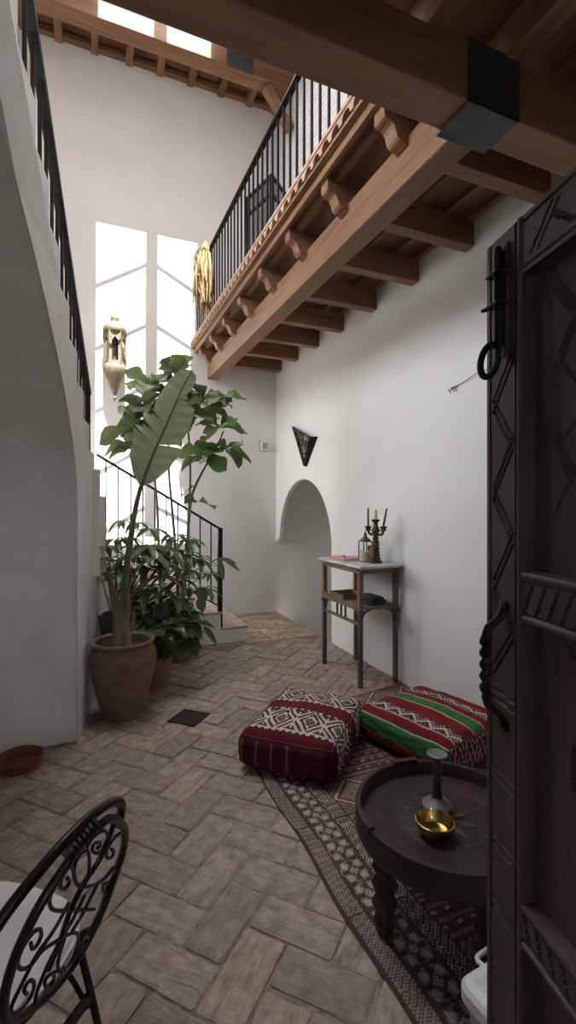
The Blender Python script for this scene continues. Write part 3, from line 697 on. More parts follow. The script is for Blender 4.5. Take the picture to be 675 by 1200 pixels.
# pink notebook + pen
nb = thing('notebook', (2.0, 3.6, ZT), 'pink covered notebook lying on the marble console top', 'notebook')
R_ = Matrix.Translation(V(2.0, 3.60, ZT)) @ Matrix.Rotation(math.radians(8), 4, 'Z')
q = MB(); q.box((-.085, -.13, 0), (.085, .13, .004), R_); q.box((-.085, -.13, .018), (.085, .13, .022), R_); q.box((-.087, -.13, 0), (-.083, .13, .022), R_); q.build('cover', M['pink'], nb)
q = MB(); q.box((-.082, -.127, .004), (.082, .127, .018), R_); q.build('pages', M['paper'], nb)
pn = thing('pen', (2.01, 3.59, ZT+.022), 'dark pen lying on the pink notebook', 'pen')
q = MB(); q.tube([V(1.98, 3.53, ZT+.0285), V(2.04, 3.65, ZT+.0285)], .006, 8); q.build('barrel', M['charcoal'], pn)
q = MB(); q.tube([V(1.975, 3.521, ZT+.0285), V(1.98, 3.53, ZT+.0285)], [.0015, .0055], 8); q.build('tip', M['pewter'], pn)
# candle lantern (glass and wire) and framed picture behind
gl = thing('glass_lantern', (2.165, 3.50, ZT), 'small glass lantern with dark pointed cap on the console table', 'lantern')
GX, GY = 2.165, 3.50
q = MB(); q.box((GX-.045, GY-.045, ZT), (GX+.045, GY+.045, ZT+.012)); q.build('base', M['bronze'], gl)
q = MB()
for a, b2 in ((-1, -1), (1, -1), (1, 1), (-1, 1)): q.bar((GX+a*.04, GY+b2*.04, ZT+.012), (GX+a*.04, GY+b2*.04, ZT+.16), .007, .007)
for z in (.015, .16):
    for a, b2, c2, d2 in ((-1, -1, 1, -1), (1, -1, 1, 1), (1, 1, -1, 1), (-1, 1, -1, -1)): q.bar((GX+a*.04, GY+b2*.04, ZT+z), (GX+c2*.04, GY+d2*.04, ZT+z), .007, .007)
q.build('frame', M['bronze'], gl)
q = MB(); q.box((GX-.038, GY-.038, ZT+.012), (GX+.038, GY+.038, ZT+.158)); q.build('panes', M['glass'], gl)
q = MB(); q.lathe([(.058, .16), (.03, .185), (.016, .20), (.014, .22), (.006, .235), (.004, .25)], (GX, GY, ZT), 4, rot=PI/4); q.build('cap', M['bronze'], gl)
pf = thing('picture_frame', (2.17, 3.40, ZT), 'tiny dark framed picture standing behind the candle jar on the console', 'picture frame')
R_ = Matrix.Translation(V(2.165, 3.395, ZT)) @ Matrix.Rotation(math.radians(35), 4, 'Z') @ Matrix.Rotation(math.radians(8), 4, 'Y')
q = MB()
for lo, hi in (((0, -.045, 0), (.012, -.033, .13)), ((0, .033, 0), (.012, .045, .13)), ((0, -.033, 0), (.012, .033, .012)), ((0, -.033, .118), (.012, .033, .13))): q.box(lo, hi, R_)
q.box((.008, -.04, .006), (.012, .04, .124), R_); q.build('frame', M['bronze'], pf)
q = MB(); q.box((.004, -.034, .011), (.008, .034, .119), R_); q.build('picture', M['greywood'], pf)
# wax candle in a glass
cj = thing('candle_jar', (2.09, 3.395, ZT), 'cream candle in a short glass jar beside the candelabra', 'candle')
q = MB(); q.lathe([(.04, 0), (.042, .004), (.042, .10), (.039, .10), (.039, .006), (.0, .006)], (2.085, 3.385, ZT), 24); q.build('jar', M['glass'], cj)
q = MB(); q.lathe([(.038, .007), (.038, .084), (.008, .08), (.0, .079)], (2.085, 3.385, ZT), 20); q.build('wax', M['whitewax'], cj)
# candelabra
CX_, CY_ = 2.12, 3.27
cd = thing('candelabra', (CX_, CY_, ZT), 'dark bronze three-armed candelabra with a twisted ringed stem', 'candelabra')
q = MB(); pr = [(.05, 0), (.052, .01), (.046, .022)]
for k in range(8):
    z = .022+k*.027; r0 = .042-.0022*k
    pr += [(r0*.72, z+.002), (r0, z+.012), (r0*.98, z+.019), (r0*.72, z+.025)]
pr += [(.028, .245), (.036, .265), (.028, .285), (.02, .30), (.018, .325), (.032, .342), (.034, .352), (.012, .355)]
q.lathe(pr, (CX_, CY_, ZT), 20); q.build('stem', M['bronze'], cd)
adir = V(.35, -.94, 0)
ctr = V(CX_, CY_, ZT)
for sg in (1, -1):
    q = MB(); e = ctr+adir*sg*.075
    q.tube(smoothpath([ctr+V(0, 0, .255), ctr+adir*sg*.035+V(0, 0, .23), ctr+adir*sg*.065+V(0, 0, .238), e+V(0, 0, .265)], 5), .011, 8)
    q.lathe([(.014, .258), (.026, .268), (.02, .28), (.03, .292), (.029, .298), (.011, .298)], e, 16); q.build('arm', M['bronze'], cd)
def candle(p, tilt, m, lab, L, r=.009):
    c = thing('taper_candle', p, lab, 'candle', 'candelabra tapers')
    q = MB(); q.tube([p, p+tilt*L], [r, r*.8], 12); q.build('wax', m, c)
    q = MB(); q.tube([p+tilt*L, p+tilt*(L+.008)], .0015, 5); q.build('wick', M['charcoal'], c)
candle(ctr-adir*.075+V(0, 0, .298), V(0, 0, 1), M['greenwax'], 'upright green taper candle in the left arm of the candelabra', .145)
candle(ctr+adir*.075+V(0, 0, .298), V(.08, -.2, .97).normalized(), M['greenwax'], 'leaning green taper candle in the right arm of the candelabra', .145)
candle(ctr+V(0, 0, .355), V(0, 0, 1), M['whitewax'], 'short white candle in the centre of the candelabra', .075, .015)
# things on the shelf
ZS = .618
q = MB()
tr_ = thing('cloth_bundle', (2.13, 3.33, ZS), 'dark charcoal folded cloth on the console shelf', 'cloth')
q = MB()
for k, (a, b2) in enumerate(((0, 0), (.012, .006), (-.008, .012))): rr_stack(q, 2.04+a, 3.23+b2, 2.20+a, 3.45+b2, .03, [(.006, ZS+k*.02), (0, ZS+k*.02+.006), (0, ZS+k*.02+.014), (.008, ZS+k*.02+.0195)], True)
q.build('folds', M['charcoal'], tr_)
bk = thing('wooden_tray', (2.06, 3.63, ZS), 'shallow brown wooden tray at the far end of the console shelf', 'tray')
q = MB(); q.box((1.96, 3.52, ZS), (2.18, 3.75, ZS+.01)); q.build('base', M['greywood'], bk)
q = MB(); q.box((1.96, 3.52, ZS+.01), (1.97, 3.75, ZS+.045)); q.box((2.17, 3.52, ZS+.01), (2.18, 3.75, ZS+.045)); q.box((1.97, 3.52, ZS+.01), (2.17, 3.53, ZS+.045)); q.box((1.97, 3.74, ZS+.01), (2.17, 3.75, ZS+.045)); q.build('rim', M['greywood'], bk)
# ================================================================== RUG
CREAM, DK, TAUPE, MAR, ORG, MID = (.42, .36, .30), (.07, .05, .044), (.24, .18, .15), (.135, .055, .055), (.25, .155, .10), (.30, .24, .20)
def motif(a, b):      # a,b in -1..1 : eight-pointed flower tile
    r = abs(a)+abs(b); m = max(abs(a), abs(b))
    if m > .93: return DK
    if r < .38: return CREAM if (int((a+2)*9)+int((b+2)*9)) % 2 else ORG
    if r < .55: return DK
    if abs(abs(a)-abs(b)) < .32 and r > .75 and m < .78: return CREAM
    if min(abs(a), abs(b)) < .16 and m > .5 and m < .86: return DK
    return TAUPE if r < 1.3 else (.10, .07, .06)
def rugcol(u, v):
    n = int(v/.47)
    if abs((v % .47)-.235) > .231: return DK
    if u < .014: return DK
    if u < .072:
        k = (int(u/.0075)+int(v/.0075)) % 2
        return MID if k else (.12, .085, .075)
    if u < .08: return DK
    if u < .19:
        P_ = .1175
        if (v % .235) < .1175 or True: return motif((u-.135)/.055, ((v % P_)/P_-.5)*2)
    if u < .198: return DK
    if u < .262:
        k = (int((u-.198)/.0085)+int(v/.0085)) % 2
        return CREAM if k and (int(v/.034) % 2) else (MID if k else DK)
    if u < .27: return DK
    w = v % .94; x = u-.27
    if w < .26:                  # big diamonds
        a = ((x % .26)/.26-.5)*2; b = (w/.26-.5)*2
        r = abs(a)+abs(b)
        if abs(b) > .95: return DK
        if r > 1.05: return TAUPE if int(r*9) % 2 else (.12, .085, .07)
        if r > .92: return CREAM
        if r > .78: return DK
        if r < .42: return DK if (int((a+2)*12)+int((b+2)*12)) % 2 else MID
        return ORG if int(r*14) % 2 else TAUPE
    if w < .56:                  # narrow red weft stripes
        k = int((w-.26)/.012)
        c = [MAR, TAUPE, MAR, DK, MID][k % 5]
        if k % 5 == 4: return CREAM if int(x/.02) % 3 == 0 else MAR
        return c
    if w < .72:                  # small diamonds
        a = ((x % .13)/.13-.5)*2; b = ((w-.56)/.16-.5)*2; r = abs(a)+abs(b)
        if abs(b) > .92: return MAR
        if r < .3: return CREAM
        if r < .6: return DK
        if r < .95: return TAUPE if int((a+b+4)*8) % 2 else ORG
        return MAR if int(x/.02+w/.02) % 2 else TAUPE
    k = int((w-.72)/.0145)
    if k % 3 == 1: return TAUPE if (int(x/.012)+k) % 2 else DK
    return [MAR, TAUPE, ORG, TAUPE][k % 4]
NU, NV = 200, 380
U0, U1 = 1.49, 2.80
q = MB(); vs = []
def rugpos(i, j):
    a, b2 = i/NU, j/NV
    lx = .80+.006*math.sin(b2*22)+.004*math.sin(b2*9+1) - .0
    yb = 2.80+.36*min(1, max(0, (a-.02)*1.0)) if True else 0
    if a < .35: yb = 2.62+ (2.97-2.62)*(a/.35)
    else: yb = 2.97+.18*(a-.35)/.65
    y = .30+(yb-.30)*b2
    x = lx+(2.285-lx)*a
    z = .006+.003*noise.noise(V(x*4, y*4, 0))
    if i == 0 or j == 0 or i == NU or j == NV: z -= .003
    return V(x, y, max(z, .003))
for j in range(NV+1):
    for i in range(NU+1): vs.append(rugpos(i, j))
o0 = len(q.v); q.v += vs
for j in range(NV):
    for i in range(NU):
        q.f.append([j*(NU+1)+i, j*(NU+1)+i+1, (j+1)*(NU+1)+i+1, (j+1)*(NU+1)+i])
        p = (vs[j*(NU+1)+i]+vs[(j+1)*(NU+1)+i+1])/2
        uu = p.x-.80-.006*math.sin(j/NV*22)*(1-i/NU)
        c = rugcol(max(uu, 0), p.y+.06*0)
        if j > NV-4: c = (.25, .03, .04)
        q.c.append(c); q.sm.append(False)
rg = q.build('kilim_rug', M['attr'], loc=(1.5, 1.7, 0)); so = rg.modifiers.new('solid', 'SOLIDIFY'); so.thickness = .004; so.offset = -1
tag(rg, 'worn brown and maroon patterned kilim rug under the round table and poufs', 'rug')
# ================================================================== POUFS
def pouf(name, cx, cy, rz, hx, hy, h, colf, label, zb=.008, n=56):
    q = MB(); R = Matrix.Translation(V(cx, cy, zb)) @ Matrix.Rotation(math.radians(rz), 4, 'Z')
    r = .055; hz = h/2
    def pos(p):
        x, y, z = p
        P = V(x*hx, y*hy, z*hz); c = V(max(-hx+r, min(hx-r, P.x)), max(-hy+r, min(hy-r, P.y)), max(-hz+r, min(hz-r, P.z)))
        d = P-c
        if d.length > 1e-9: P = c+d.normalized()*min(r, max(abs(d.x), abs(d.y), abs(d.z)))
        bl = 1-(z*.9)**2
        P.x *= 1+.045*bl*(1-.4*y*y); P.y *= 1+.035*bl*(1-.4*x*x)
        if z > 0: P.z += .032*(1-x*x)*(1-y*y)+.006*noise.noise(V(x*2.2, y*2.2, cx))
        P += V(1, 1, .5)*.004*noise.noise(V(x*5+cx, y*5, z*4))
        if z < -.6: P.x *= .97; P.y *= .97
        return R @ (P+V(0, 0, hz))
    for ax in range(3):
        for sg in (-1, 1):
            base = len(q.v)
            for i in range(n+1):
                for j in range(n+1):
                    a, b2 = -1+2*i/n, -1+2*j/n
                    p = [0, 0, 0]; p[ax] = sg; p[(ax+1) % 3] = a; p[(ax+2) % 3] = b2
                    q.v.append(pos(p))
            for i in range(n):
                for j in range(n):
                    f = [base+i*(n+1)+j, base+(i+1)*(n+1)+j, base+(i+1)*(n+1)+j+1, base+i*(n+1)+j+1]
                    if sg < 0: f.reverse()
                    a, b2 = -1+2*(i+.5)/n, -1+2*(j+.5)/n
                    p = [0, 0, 0]; p[ax] = sg; p[(ax+1) % 3] = a; p[(ax+2) % 3] = b2
                    q.f.append(f); q.c.append(colf(p, ax, sg)); q.sm.append(True)
    t = thing(name, (cx, cy, zb), label, 'pouf')
    o = q.build('cover', M['attr'], t)
    # piped seams around the top edge and corners
    q = MB(); pts = []
    for a in range(0, 360, 4):
        t_ = math.radians(a); x, y = math.cos(t_), math.sin(t_); m_ = max(abs(x), abs(y))
        p = pos([x/m_, y/m_, .97]); c_ = V(cx, cy, p.z); pts.append(p+(p-c_).normalized()*.002)
    q.tube(pts, .0045, 5, True); q.build('piping', M['seam'], t)
    return t
M['seam'] = noisy('seam_cord', (.10, .02, .024), (.16, .035, .04), 40, .9, 0, .2)
RD, RDK, WH, BK, GR = (.20, .018, .025), (.085, .010, .016), (.56, .50, .45), (.035, .018, .018), (.05, .17, .055)
def zigz(a, b, per):            # a across 0..1, b along (m units): white nested diamonds on dark
    k = (b/per) % 1; s_ = abs(k-.5)*2
    d = abs(a-.5)*2
    if d > .93: return WH
    r = d+s_
    if abs(k) < .05 or k > .96: return WH if d < .8 else BK
    if r < .25: return (.25, .10, .07)
    if .36 < r < .56: return WH
    if .78 < r < .98: return WH
    if 1.2 < r < 1.4: return WH
    return BK if r < 1.1 else (.10, .025, .03)
def pouf_red(p, ax, sg):
    x, y, z = p
    if ax == 1 and sg < 0:        # near side: maroon with dim vertical stripes
        k = ((x+1)*6.2) % 2
        if z > .8: return RDK
        if k < .22: return BK
        if .75 < k < .82 or 1.3 < k < 1.36: return (.20, .10, .09)
        if .9 < k < 1.2 and int((z+1)*7) % 2: return (.05, .03, .03)
        return (.085, .010, .016) if k < 1 else (.055, .008, .012)
    s_ = (y+1)/2
    if ax == 1: return RDK
    xx = x*.27
    if ax == 0: xx = (.27+(1-z)*.1)*sg
    if s_ < .1: return RDK
    if s_ < .125: return WH if int(xx/.02+40) % 2 else RDK
    if s_ < .45: return zigz((s_-.125)/.325, xx+.5, .165)
    if s_ < .47: return WH if int(xx/.02+40) % 2 else RDK
    if s_ < .63:
        if .545 < s_ < .56: return (.45, .25, .22)
        return (.13, .014, .02)
    if s_ < .65: return WH if int(xx/.02+40) % 2 else RDK
    if s_ < .95: return zigz((s_-.65)/.30, xx+.55, .165)
    return RDK
pouf('floor_pouf', 1.145, 2.50, -44, .265, .35, .2, pouf_red, 'maroon pouf with white diamond bands, left of the two, on the rug edge')
def pouf_green(p, ax, sg):
    x, y, z = p
    if ax == 1:
        k = x*3.2
        t = abs((k % 1)-.5)*2; r = (z+1)/2
        v = (t*.75+r*1.0) % .5
        if z > .9: return (.09, .09, .05)
        return (.38, .24, .25) if v < .24 else ((.13, .02, .03) if v < .4 else BK)
    s_ = (x+1)/2
    if ax == 0 and sg < 0: s_ = -.30*(1-z)/2
    if ax == 0 and sg > 0: s_ = 1+.30*(1-z)/2
    b = y*.31
    def line(c): return abs(s_-c) < .008
    for c in (-.03, .10, .40, .555, .97):
        if line(c): return (.50, .42, .30)
    if s_ < -.17: return RD
    if s_ < -.03: return GR
    if s_ < .10: return RD
    if s_ < .235:
        a = (s_-.10)/.135; k = (b/.10) % 1; t = abs(k-.5)*2
        e = a-.2-.6*t
        if abs(e) < .13: return WH
        if abs(e) < .24: return BK
        if abs(e) < .34: return (.42, .34, .34)
        return BK if (int(b/.012)+int(a*8)) % 2 else (.2, .12, .13)
    if s_ < .40: return RD
    if s_ < .555: return GR
    if s_ < .66: return RD
    if s_ < .79:
        a = (s_-.66)/.13; k = (b/.10+.3) % 1; t = abs(k-.5)*2
        e = a-.2-.6*t
        if abs(e) < .15: return (.5, .44, .43)
        if abs(e) < .27: return BK
        return (.36, .28, .28) if (int(b/.012)+int(a*8)) % 2 else (.1, .03, .04)
    if s_ < .97: return RD
    if s_ < 1.12: return (.07, .15, .06)
    return RD
pouf('floor_pouf', 1.86, 2.26, 15, .30, .32, .2, pouf_green, 'red pouf with green and zigzag stripes beside the white right wall')
# ================================================================== ROUND TABLE
RTX, RTY, RR, RZT = 1.11, 1.28, .305, .385
rt = thing('round_table', (RTX, RTY, 0), 'low dark wooden round tray table with raised notched rim', 'table')
q = MB(); q.lathe([(RR-.03, .298), (RR-.004, .302), (RR, .31), (RR, .378), (RR-.003, RZT), (RR-.016, RZT), (RR-.019, .382), (RR-.026, .340)], (RTX, RTY, 0), 72)
q.build('rim', M['tablewood'], rt)
q = MB(); q.lathe([(RR-.022, .305), (RR-.022, .340), (.18, .3405), (.176, .338), (.165, .338), (.161, .3405), (.0, .3405)], (RTX, RTY, 0), 64); tt = q.build('tray', M['tablewood'], rt)
q = MB()
for k in range(28):
    a = 2*PI*k/28; q.lathe([(.007, .3395), (.006, .3425), (.0, .343)], (RTX+.13*math.cos(a), RTY+.13*math.sin(a), 0), 8)
for k in range(8):
    a = 2*PI*k/8; d = V(math.cos(a), math.sin(a), 0); e = V(-d.y, d.x, 0); c0 = V(RTX, RTY, .3402)
    q.prism([c0+d*.03, c0+d*.065+e*.012, c0+d*.10, c0+d*.065-e*.012], (0, 0, .002))
q.build('carving', M['door'], tt)
for k in range(4):
    a = math.radians(171+90*k)
    # raised notched piece of the rim above each leg
    q = MB(); arcp = []
    for r_ in (RR+.003, RR-.020):
        seg = [V(RTX+r_*math.cos(a+t), RTY+r_*math.sin(a+t), .37) for t in [-.17+.034*i for i in range(11)]]
        arcp += seg if r_ > RR else seg[::-1]
    q.prism(arcp, (0, 0, .024)); q.build('rim_block', M['tablewood'], rt, bevel=.003)
    c0 = V(RTX+.225*math.cos(a), RTY+.225*math.sin(a), 0); rot = Matrix.Translation(c0) @ Matrix.Rotation(a, 4, 'Z')
    q = MB()
    prof = [(.022, .010), (.024, .022), (.03, .045), (.024, .075), (.036, .105), (.024, .135), (.036, .165), (.024, .195), (.034, .225), (.028, .24), (.036, .25), (.036, .315)]
    rows = []
    for r_, z in prof:
        m = 8; rows.append([rot @ V(r_*1.25*math.cos(2*PI*i/m+PI/8)*(1 if i % 2 else .96), r_*1.25*math.sin(2*PI*i/m+PI/8), z) for i in range(m)])
    m = 8; vs = [p for R in rows for p in R]
    q.add(vs, [(j*m+i, j*m+(i+1) % m, (j+1)*m+(i+1) % m, (j+1)*m+i) for j in range(len(rows)-1) for i in range(m)]+[tuple(range(m-1, -1, -1)), tuple((len(rows)-1)*m+i for i in range(m))])
    q.build('leg', M['tablewood'], rt, bevel=.002)
# brass bowl + candlestick on the table
ZB = .3435
bw = MB(); bw.lathe([(.0, .002), (.03, 0), (.048, .008), (.058, .024), (.060, .040), (.062, .046), (.059, .048), (.056, .043), (.054, .026), (.044, .012), (.0, .008)], (1.025, 1.235, ZB), 40)
tag(bw.build('brass_bowl', M['brass'], loc=(1.025, 1.235, ZB)), 'small shiny brass bowl on the round table', 'bowl')
cs_ = thing('candlestick', (1.13, 1.35, ZB), 'tall grey metal candlestick with wide foot and drip plate on the round table', 'candlestick')
q = MB(); q.lathe([(.0, 0), (.05, 0), (.052, .006), (.046, .012), (.028, .02), (.018, .032)], (1.13, 1.35, ZB), 32); q.build('foot', M['pewter'], cs_)
q = MB(); q.lathe([(.018, .032), (.014, .06), (.013, .09), (.015, .096), (.019, .10), (.015, .104), (.014, .11), (.016, .15), (.013, .168)], (1.13, 1.35, ZB), 24); q.build('column', M['bronze'], cs_)
q = MB(); q.lathe([(.013, .168), (.018, .176), (.034, .18), (.036, .184), (.034, .186), (.018, .183), (.014, .186), (.0, .184)], (1.13, 1.35, ZB), 32); q.build('drip_plate', M['pewter'], cs_)
# ================================================================== PLANTS
def leaf(q, base, d, n, L, W, shape='ovate', droop=.3, fold=.25, seg=7, wave=.0, rnd=random):
    d = d.normalized(); n = (n-d*n.dot(d))
    n = n.normalized() if n.length > 1e-5 else d.orthogonal().normalized()
    sd = d.cross(n); rows = []
    ph = rnd.uniform(0, 6)
    for i in range(seg+1):
        s_ = i/seg
        if shape == 'fiddle': w_ = W*(.08+ .92*math.sin(PI*min(1, s_**1.25*.93+.03))**.8)*(1 if s_ > .0 else .1)
        elif shape == 'lance': w_ = W*math.sin(PI*(s_**.8)*.97+.03)**.9
        else: w_ = W*math.sin(PI*(s_**.75)*.98+.02)**.75
        if i == seg: w_ *= .15
        p = base+d*(L*s_)+V(0, 0, -1)*droop*L*s_*s_
        wv = wave*math.sin(s_*9+ph)*W
        up_ = n*(fold*w_)
        rows.append([p-sd*w_+up_+n*wv, p-sd*w_*.5+up_*.35, p, p+sd*w_*.5+up_*.35, p+sd*w_+up_-n*wv])
    vs = [p for r_ in rows for p in r_]
    q.add(vs, [(i*5+j, i*5+j+1, i*5+j+6, i*5+j+5) for i in range(seg) for j in range(4)], smooth=True)
def pot(root, name, prof, c, m, n=40):
    q = MB(); q.lathe(prof, c, n); return q.build(name, m, root)
# --- big urn with broad-leaved plant
UX, UY = .195, 3.40
ur = thing('potted_banana_plant', (UX, UY, 0), 'tall plant with one huge torn leaf in a large brown urn against the left wall', 'potted plant')
pot(ur, 'urn', [(.0, .0), (.135, 0), (.14, .012), (.15, .06), (.175, .17), (.205, .29), (.219, .36), (.217, .41), (.203, .45), (.188, .468), (.186, .478), (.198, .486), (.206, .497), (.202, .509), (.19, .511), (.176, .50), (.172, .47), (.17, .45), (.0, .45)], (UX, UY, 0), M['terradark'], 56)
pot(ur, 'soil', [(.0, .448), (.165, .452), (.10, .462), (.0, .468)], (UX, UY, 0), M['soil'], 24)
q = MB(); rnd = random.Random(11)
stalk = [V(UX-.02, UY, .45), at(146, 690, 3.30), at(152, 640, 3.28), at(158, 600, 3.27), at(165, 570, 3.25)]
q.tube(smoothpath(stalk, 6), [.03-.016*min(1, i/24) for i in range(25)], 10); q.build('stalk', M['petiole'], ur)
q = MB()
for (u1, v1, u0, r0) in ((128, 668, 142, .028), (136, 690, 140, .03), (150, 690, 148, .028), (144, 705, 150, .026), (158, 715, 150, .02), (133, 720, 138, .022)):
    q.tube(smoothpath([V(UX+rnd.uniform(-.05, .05), UY-.03+rnd.uniform(-.03, .03), .45), at((u0+u1)/2, (v1+752)/2, 3.26+rnd.uniform(-.03, .02)), at(u1, v1, 3.27)], 5), [r0, r0, r0, r0*.95, r0*.9, r0*.85, r0*.75, r0*.6, r0*.45, r0*.3, r0*.12], 8)
q.build('dry_sheaths', M['sheath'], ur)
# torn leaf built from ribs either side of the midrib
mid = smoothpath([at(165, 571, 3.25), at(176, 540, 3.27), at(190, 508, 3.30), at(203, 478, 3.32), at(216, 450, 3.32), at(225, 434, 3.28)], 12)
nm = len(mid)
def side(prof, sg, q, gaps):
    k = nm-1; st_ = 1
    edge = []
    for i, p in enumerate(mid):
        s_ = i/k
        for (a, wa), (b2, wb) in zip(prof, prof[1:]):
            if a <= s_ <= b2: wd = wa+(wb-wa)*(s_-a)/(b2-a); break
        t = (mid[min(i+1, k)]-mid[max(i-1, 0)]).normalized()
        view = (p-V(0, 0, H)).normalized(); lat = t.cross(view).normalized()*sg
        dd = (lat*.93+t*.36).normalized()
        edge.append((p, dd, wd, view))
    i = 0
    while i < k:
        j = i+1
        while j < k and not any(abs(j/k-g_) < .5/k for g_ in gaps): j += 1
        strip = edge[i:j+1]; m = len(strip); vs = []
        for a, (p, dd, wd, view) in enumerate(strip):
            e0 = .0 if i == 0 else (1-a/(m-1))*.012 ; sh = (a/(m-1)-.5)*-.02 if m > 1 else 0
            td = (strip[-1][0]-strip[0][0]).normalized() if m > 1 else V(0, 0, 1)
            for s_ in (0, .33, .66, 1.0):
                wob = .015*math.sin(a*1.3+i)*s_
                vs.append(p+dd*wd*s_+view*(.09*s_*s_*wd/.2-.03*s_+wob)+td*sh*s_*s_)
        q.add(vs, [(a*4+b2, a*4+b2+1, a*4+b2+5, a*4+b2+4) for a in range(m-1) for b2 in range(3)], smooth=True)
        i = j
q = MB()
side([(0, .02), (.06, .085), (.14, .15), (.25, .18), (.30, .19), (.32, .14), (.36, .155), (.45, .175), (.55, .16), (.62, .14), (.66, .075), (.7, .05), (.78, .07), (.88, .06), (.96, .035), (1, .004)], -1, q, [.32, .66])
side([(0, .02), (.05, .08), (.15, .155), (.24, .17), (.3, .21), (.34, .14), (.42, .19), (.45, .12), (.55, .135), (.7, .115), (.82, .085), (.92, .06), (1, .004)], 1, q, [.30, .36, .47])
q.build('torn_leaf', M['banana'], ur)
q = MB(); q.tube(mid, [.011-.008*i/(nm-1) for i in range(nm)], 8); q.build('midrib', M['petiole'], ur)
# --- fiddle-leaf fig at the back
FX, FY = .73, 4.42
fg = thing('potted_fig_tree', (FX, FY, 0), 'tall fiddle-leaf fig with bare thin stems in the terracotta pot nearest the steps', 'potted plant')
pot(fg, 'pot', [(.0, 0), (.12, 0), (.125, .01), (.15, .22), (.158, .225), (.162, .26), (.158, .265), (.146, .262), (.142, .235), (.0, .235)], (FX, FY, 0), M['terracotta'])
pot(fg, 'soil', [(.0, .236), (.138, .238), (.0, .25)], (FX, FY, 0), M['soil'], 24)
dF = 4.42
stems = [[(216, 735, 4.3), (214, 690, 4.3), (220, 640, 4.35), (221, 600, 4.4), (223, 560, 4.4), (221, 510, 4.4), (214, 485, 4.4), (207, 440, 4.4)],
         [(219, 640, 4.36), (224, 585, 4.4), (236, 555, 4.35), (252, 528, 4.3), (262, 505, 4.28)],
         [(221, 505, 4.4), (232, 480, 4.38), (240, 466, 4.36), (262, 464, 4.33)],
         [(210, 735, 4.33), (206, 650, 4.4), (201, 590, 4.45), (198, 555, 4.45), (196, 500, 4.45), (188, 460, 4.42), (178, 452, 4.4)],
         [(190, 735, 4.36), (186, 640, 4.4), (184, 590, 4.42), (181, 560, 4.42), (172, 510, 4.4), (165, 475, 4.38)]]
q = MB()
for s_ in stems:
    p = smoothpath([at(*a) for a in s_], 5); k = len(p); p[0] = p[0]
    q.tube(p, [.015-.009*i/(k-1) for i in range(k)], 7)
for u in (216, 210, 190):   # root the stems in the soil
    q.tube([V(FX+(u-206)*.004, FY, .23), at(u, 735, 4.32)], .014, 7)
q.build('stem', M['stem'], fg)
q = MB(); rnd = random.Random(21)
right = V(cs, -sn, 0)*1.0; fwd = V(sn, cs, 0)
clusters = [(207, 440, 4.4, 6, .20), (178, 452, 4.4, 6, .22), (196, 462, 4.42, 4, .22), (168, 478, 4.36, 5, .24), (160, 500, 4.34, 4, .25), (178, 500, 4.42, 4, .24), (157, 525, 4.33, 3, .2), (186, 485, 4.44, 4, .22), (240, 466, 4.36, 5, .19), (262, 464, 4.33, 3, .15), (232, 490, 4.38, 3, .17), (258, 500, 4.28, 5, .20), (240, 535, 4.32, 3, .2), (264, 527, 4.28, 4, .2), (236, 482, 4.36, 3, .18), (228, 570, 4.4, 1, .14), (232, 588, 4.38, 2, .14), (215, 462, 4.4, 3, .2)]
for u, v, d, nl, L in clusters:
    c = at(u, v, d); a0 = rnd.uniform(0, 6); nl = nl+(2 if nl > 2 else 0)
    for k in range(nl):
        a = a0+2*PI*k/nl+rnd.uniform(-.4, .4); el = rnd.uniform(-.45, .65) if v > 445 else rnd.uniform(.1, .9)
        dr = right*math.cos(a)*math.cos(el)+V(0, 0, 1)*math.sin(el)+fwd*math.sin(a)*math.cos(el)*.8
        nn_ = V(0, 0, 1)*.8-fwd*.7+right*rnd.uniform(-.3, .3)
        L2 = L*rnd.uniform(1.0, 1.4); leaf(q, c+dr*.02, dr, nn_, L2, L2*rnd.uniform(.33, .42), 'fiddle', rnd.uniform(.1, .5), rnd.uniform(.15, .5), wave=.24, rnd=rnd)
q.build('foliage', M['fig'], fg)
# --- umbrella plant (drooping whorls) in the olive pot behind the urn
OX_, OY_ = .19, 3.98
up_ = thing('potted_umbrella_plant', (OX_, OY_, 0), 'bushy umbrella plant with drooping leaflets in a dark olive pot behind the urn', 'potted plant')
pot(up_, 'pot', [(.0, 0), (.10, 0), (.105, .012), (.135, .5), (.14, .51), (.145, .56), (.14, .568), (.128, .565), (.122, .52), (.0, .52)], (OX_, OY_, 0), M['olivepot'])
pot(up_, 'soil', [(.0, .52), (.12, .522), (.0, .54)], (OX_, OY_, 0), M['soil'], 20)
q = MB(); ql = MB(); rnd = random.Random(8)
wh = [(122, 640, 3.75, .13), (118, 672, 3.7, .14), (138, 632, 3.9, .12), (150, 652, 3.85, .14), (165, 640, 3.95, .15), (178, 620, 4.0, .16), (190, 640, 3.9, .17), (205, 628, 4.05, .16), (172, 665, 3.75, .16), (197, 664, 3.8, .16), (215, 650, 3.95, .16), (160, 612, 4.02, .11), (212, 680, 3.8, .15), (186, 690, 3.72, .15), (150, 690, 3.9, .12), (142, 610, 4.0, .1), (232, 655, 4.0, .14), (228, 690, 3.95, .14), (134, 662, 3.8, .13), (240, 690, 3.95, .12), (247, 672, 4.0, .1), (128, 655, 3.72, .13), (144, 672, 3.7, .14), (160, 648, 3.72, .14), (182, 655, 3.7, .15), (176, 640, 3.8, .15), (202, 645, 3.85, .15), (190, 675, 3.68, .14), (206, 700, 3.72, .13), (170, 690, 3.7, .14), (218, 668, 3.85, .14), (150, 630, 3.9, .12), (222, 632, 4.05, .13)]
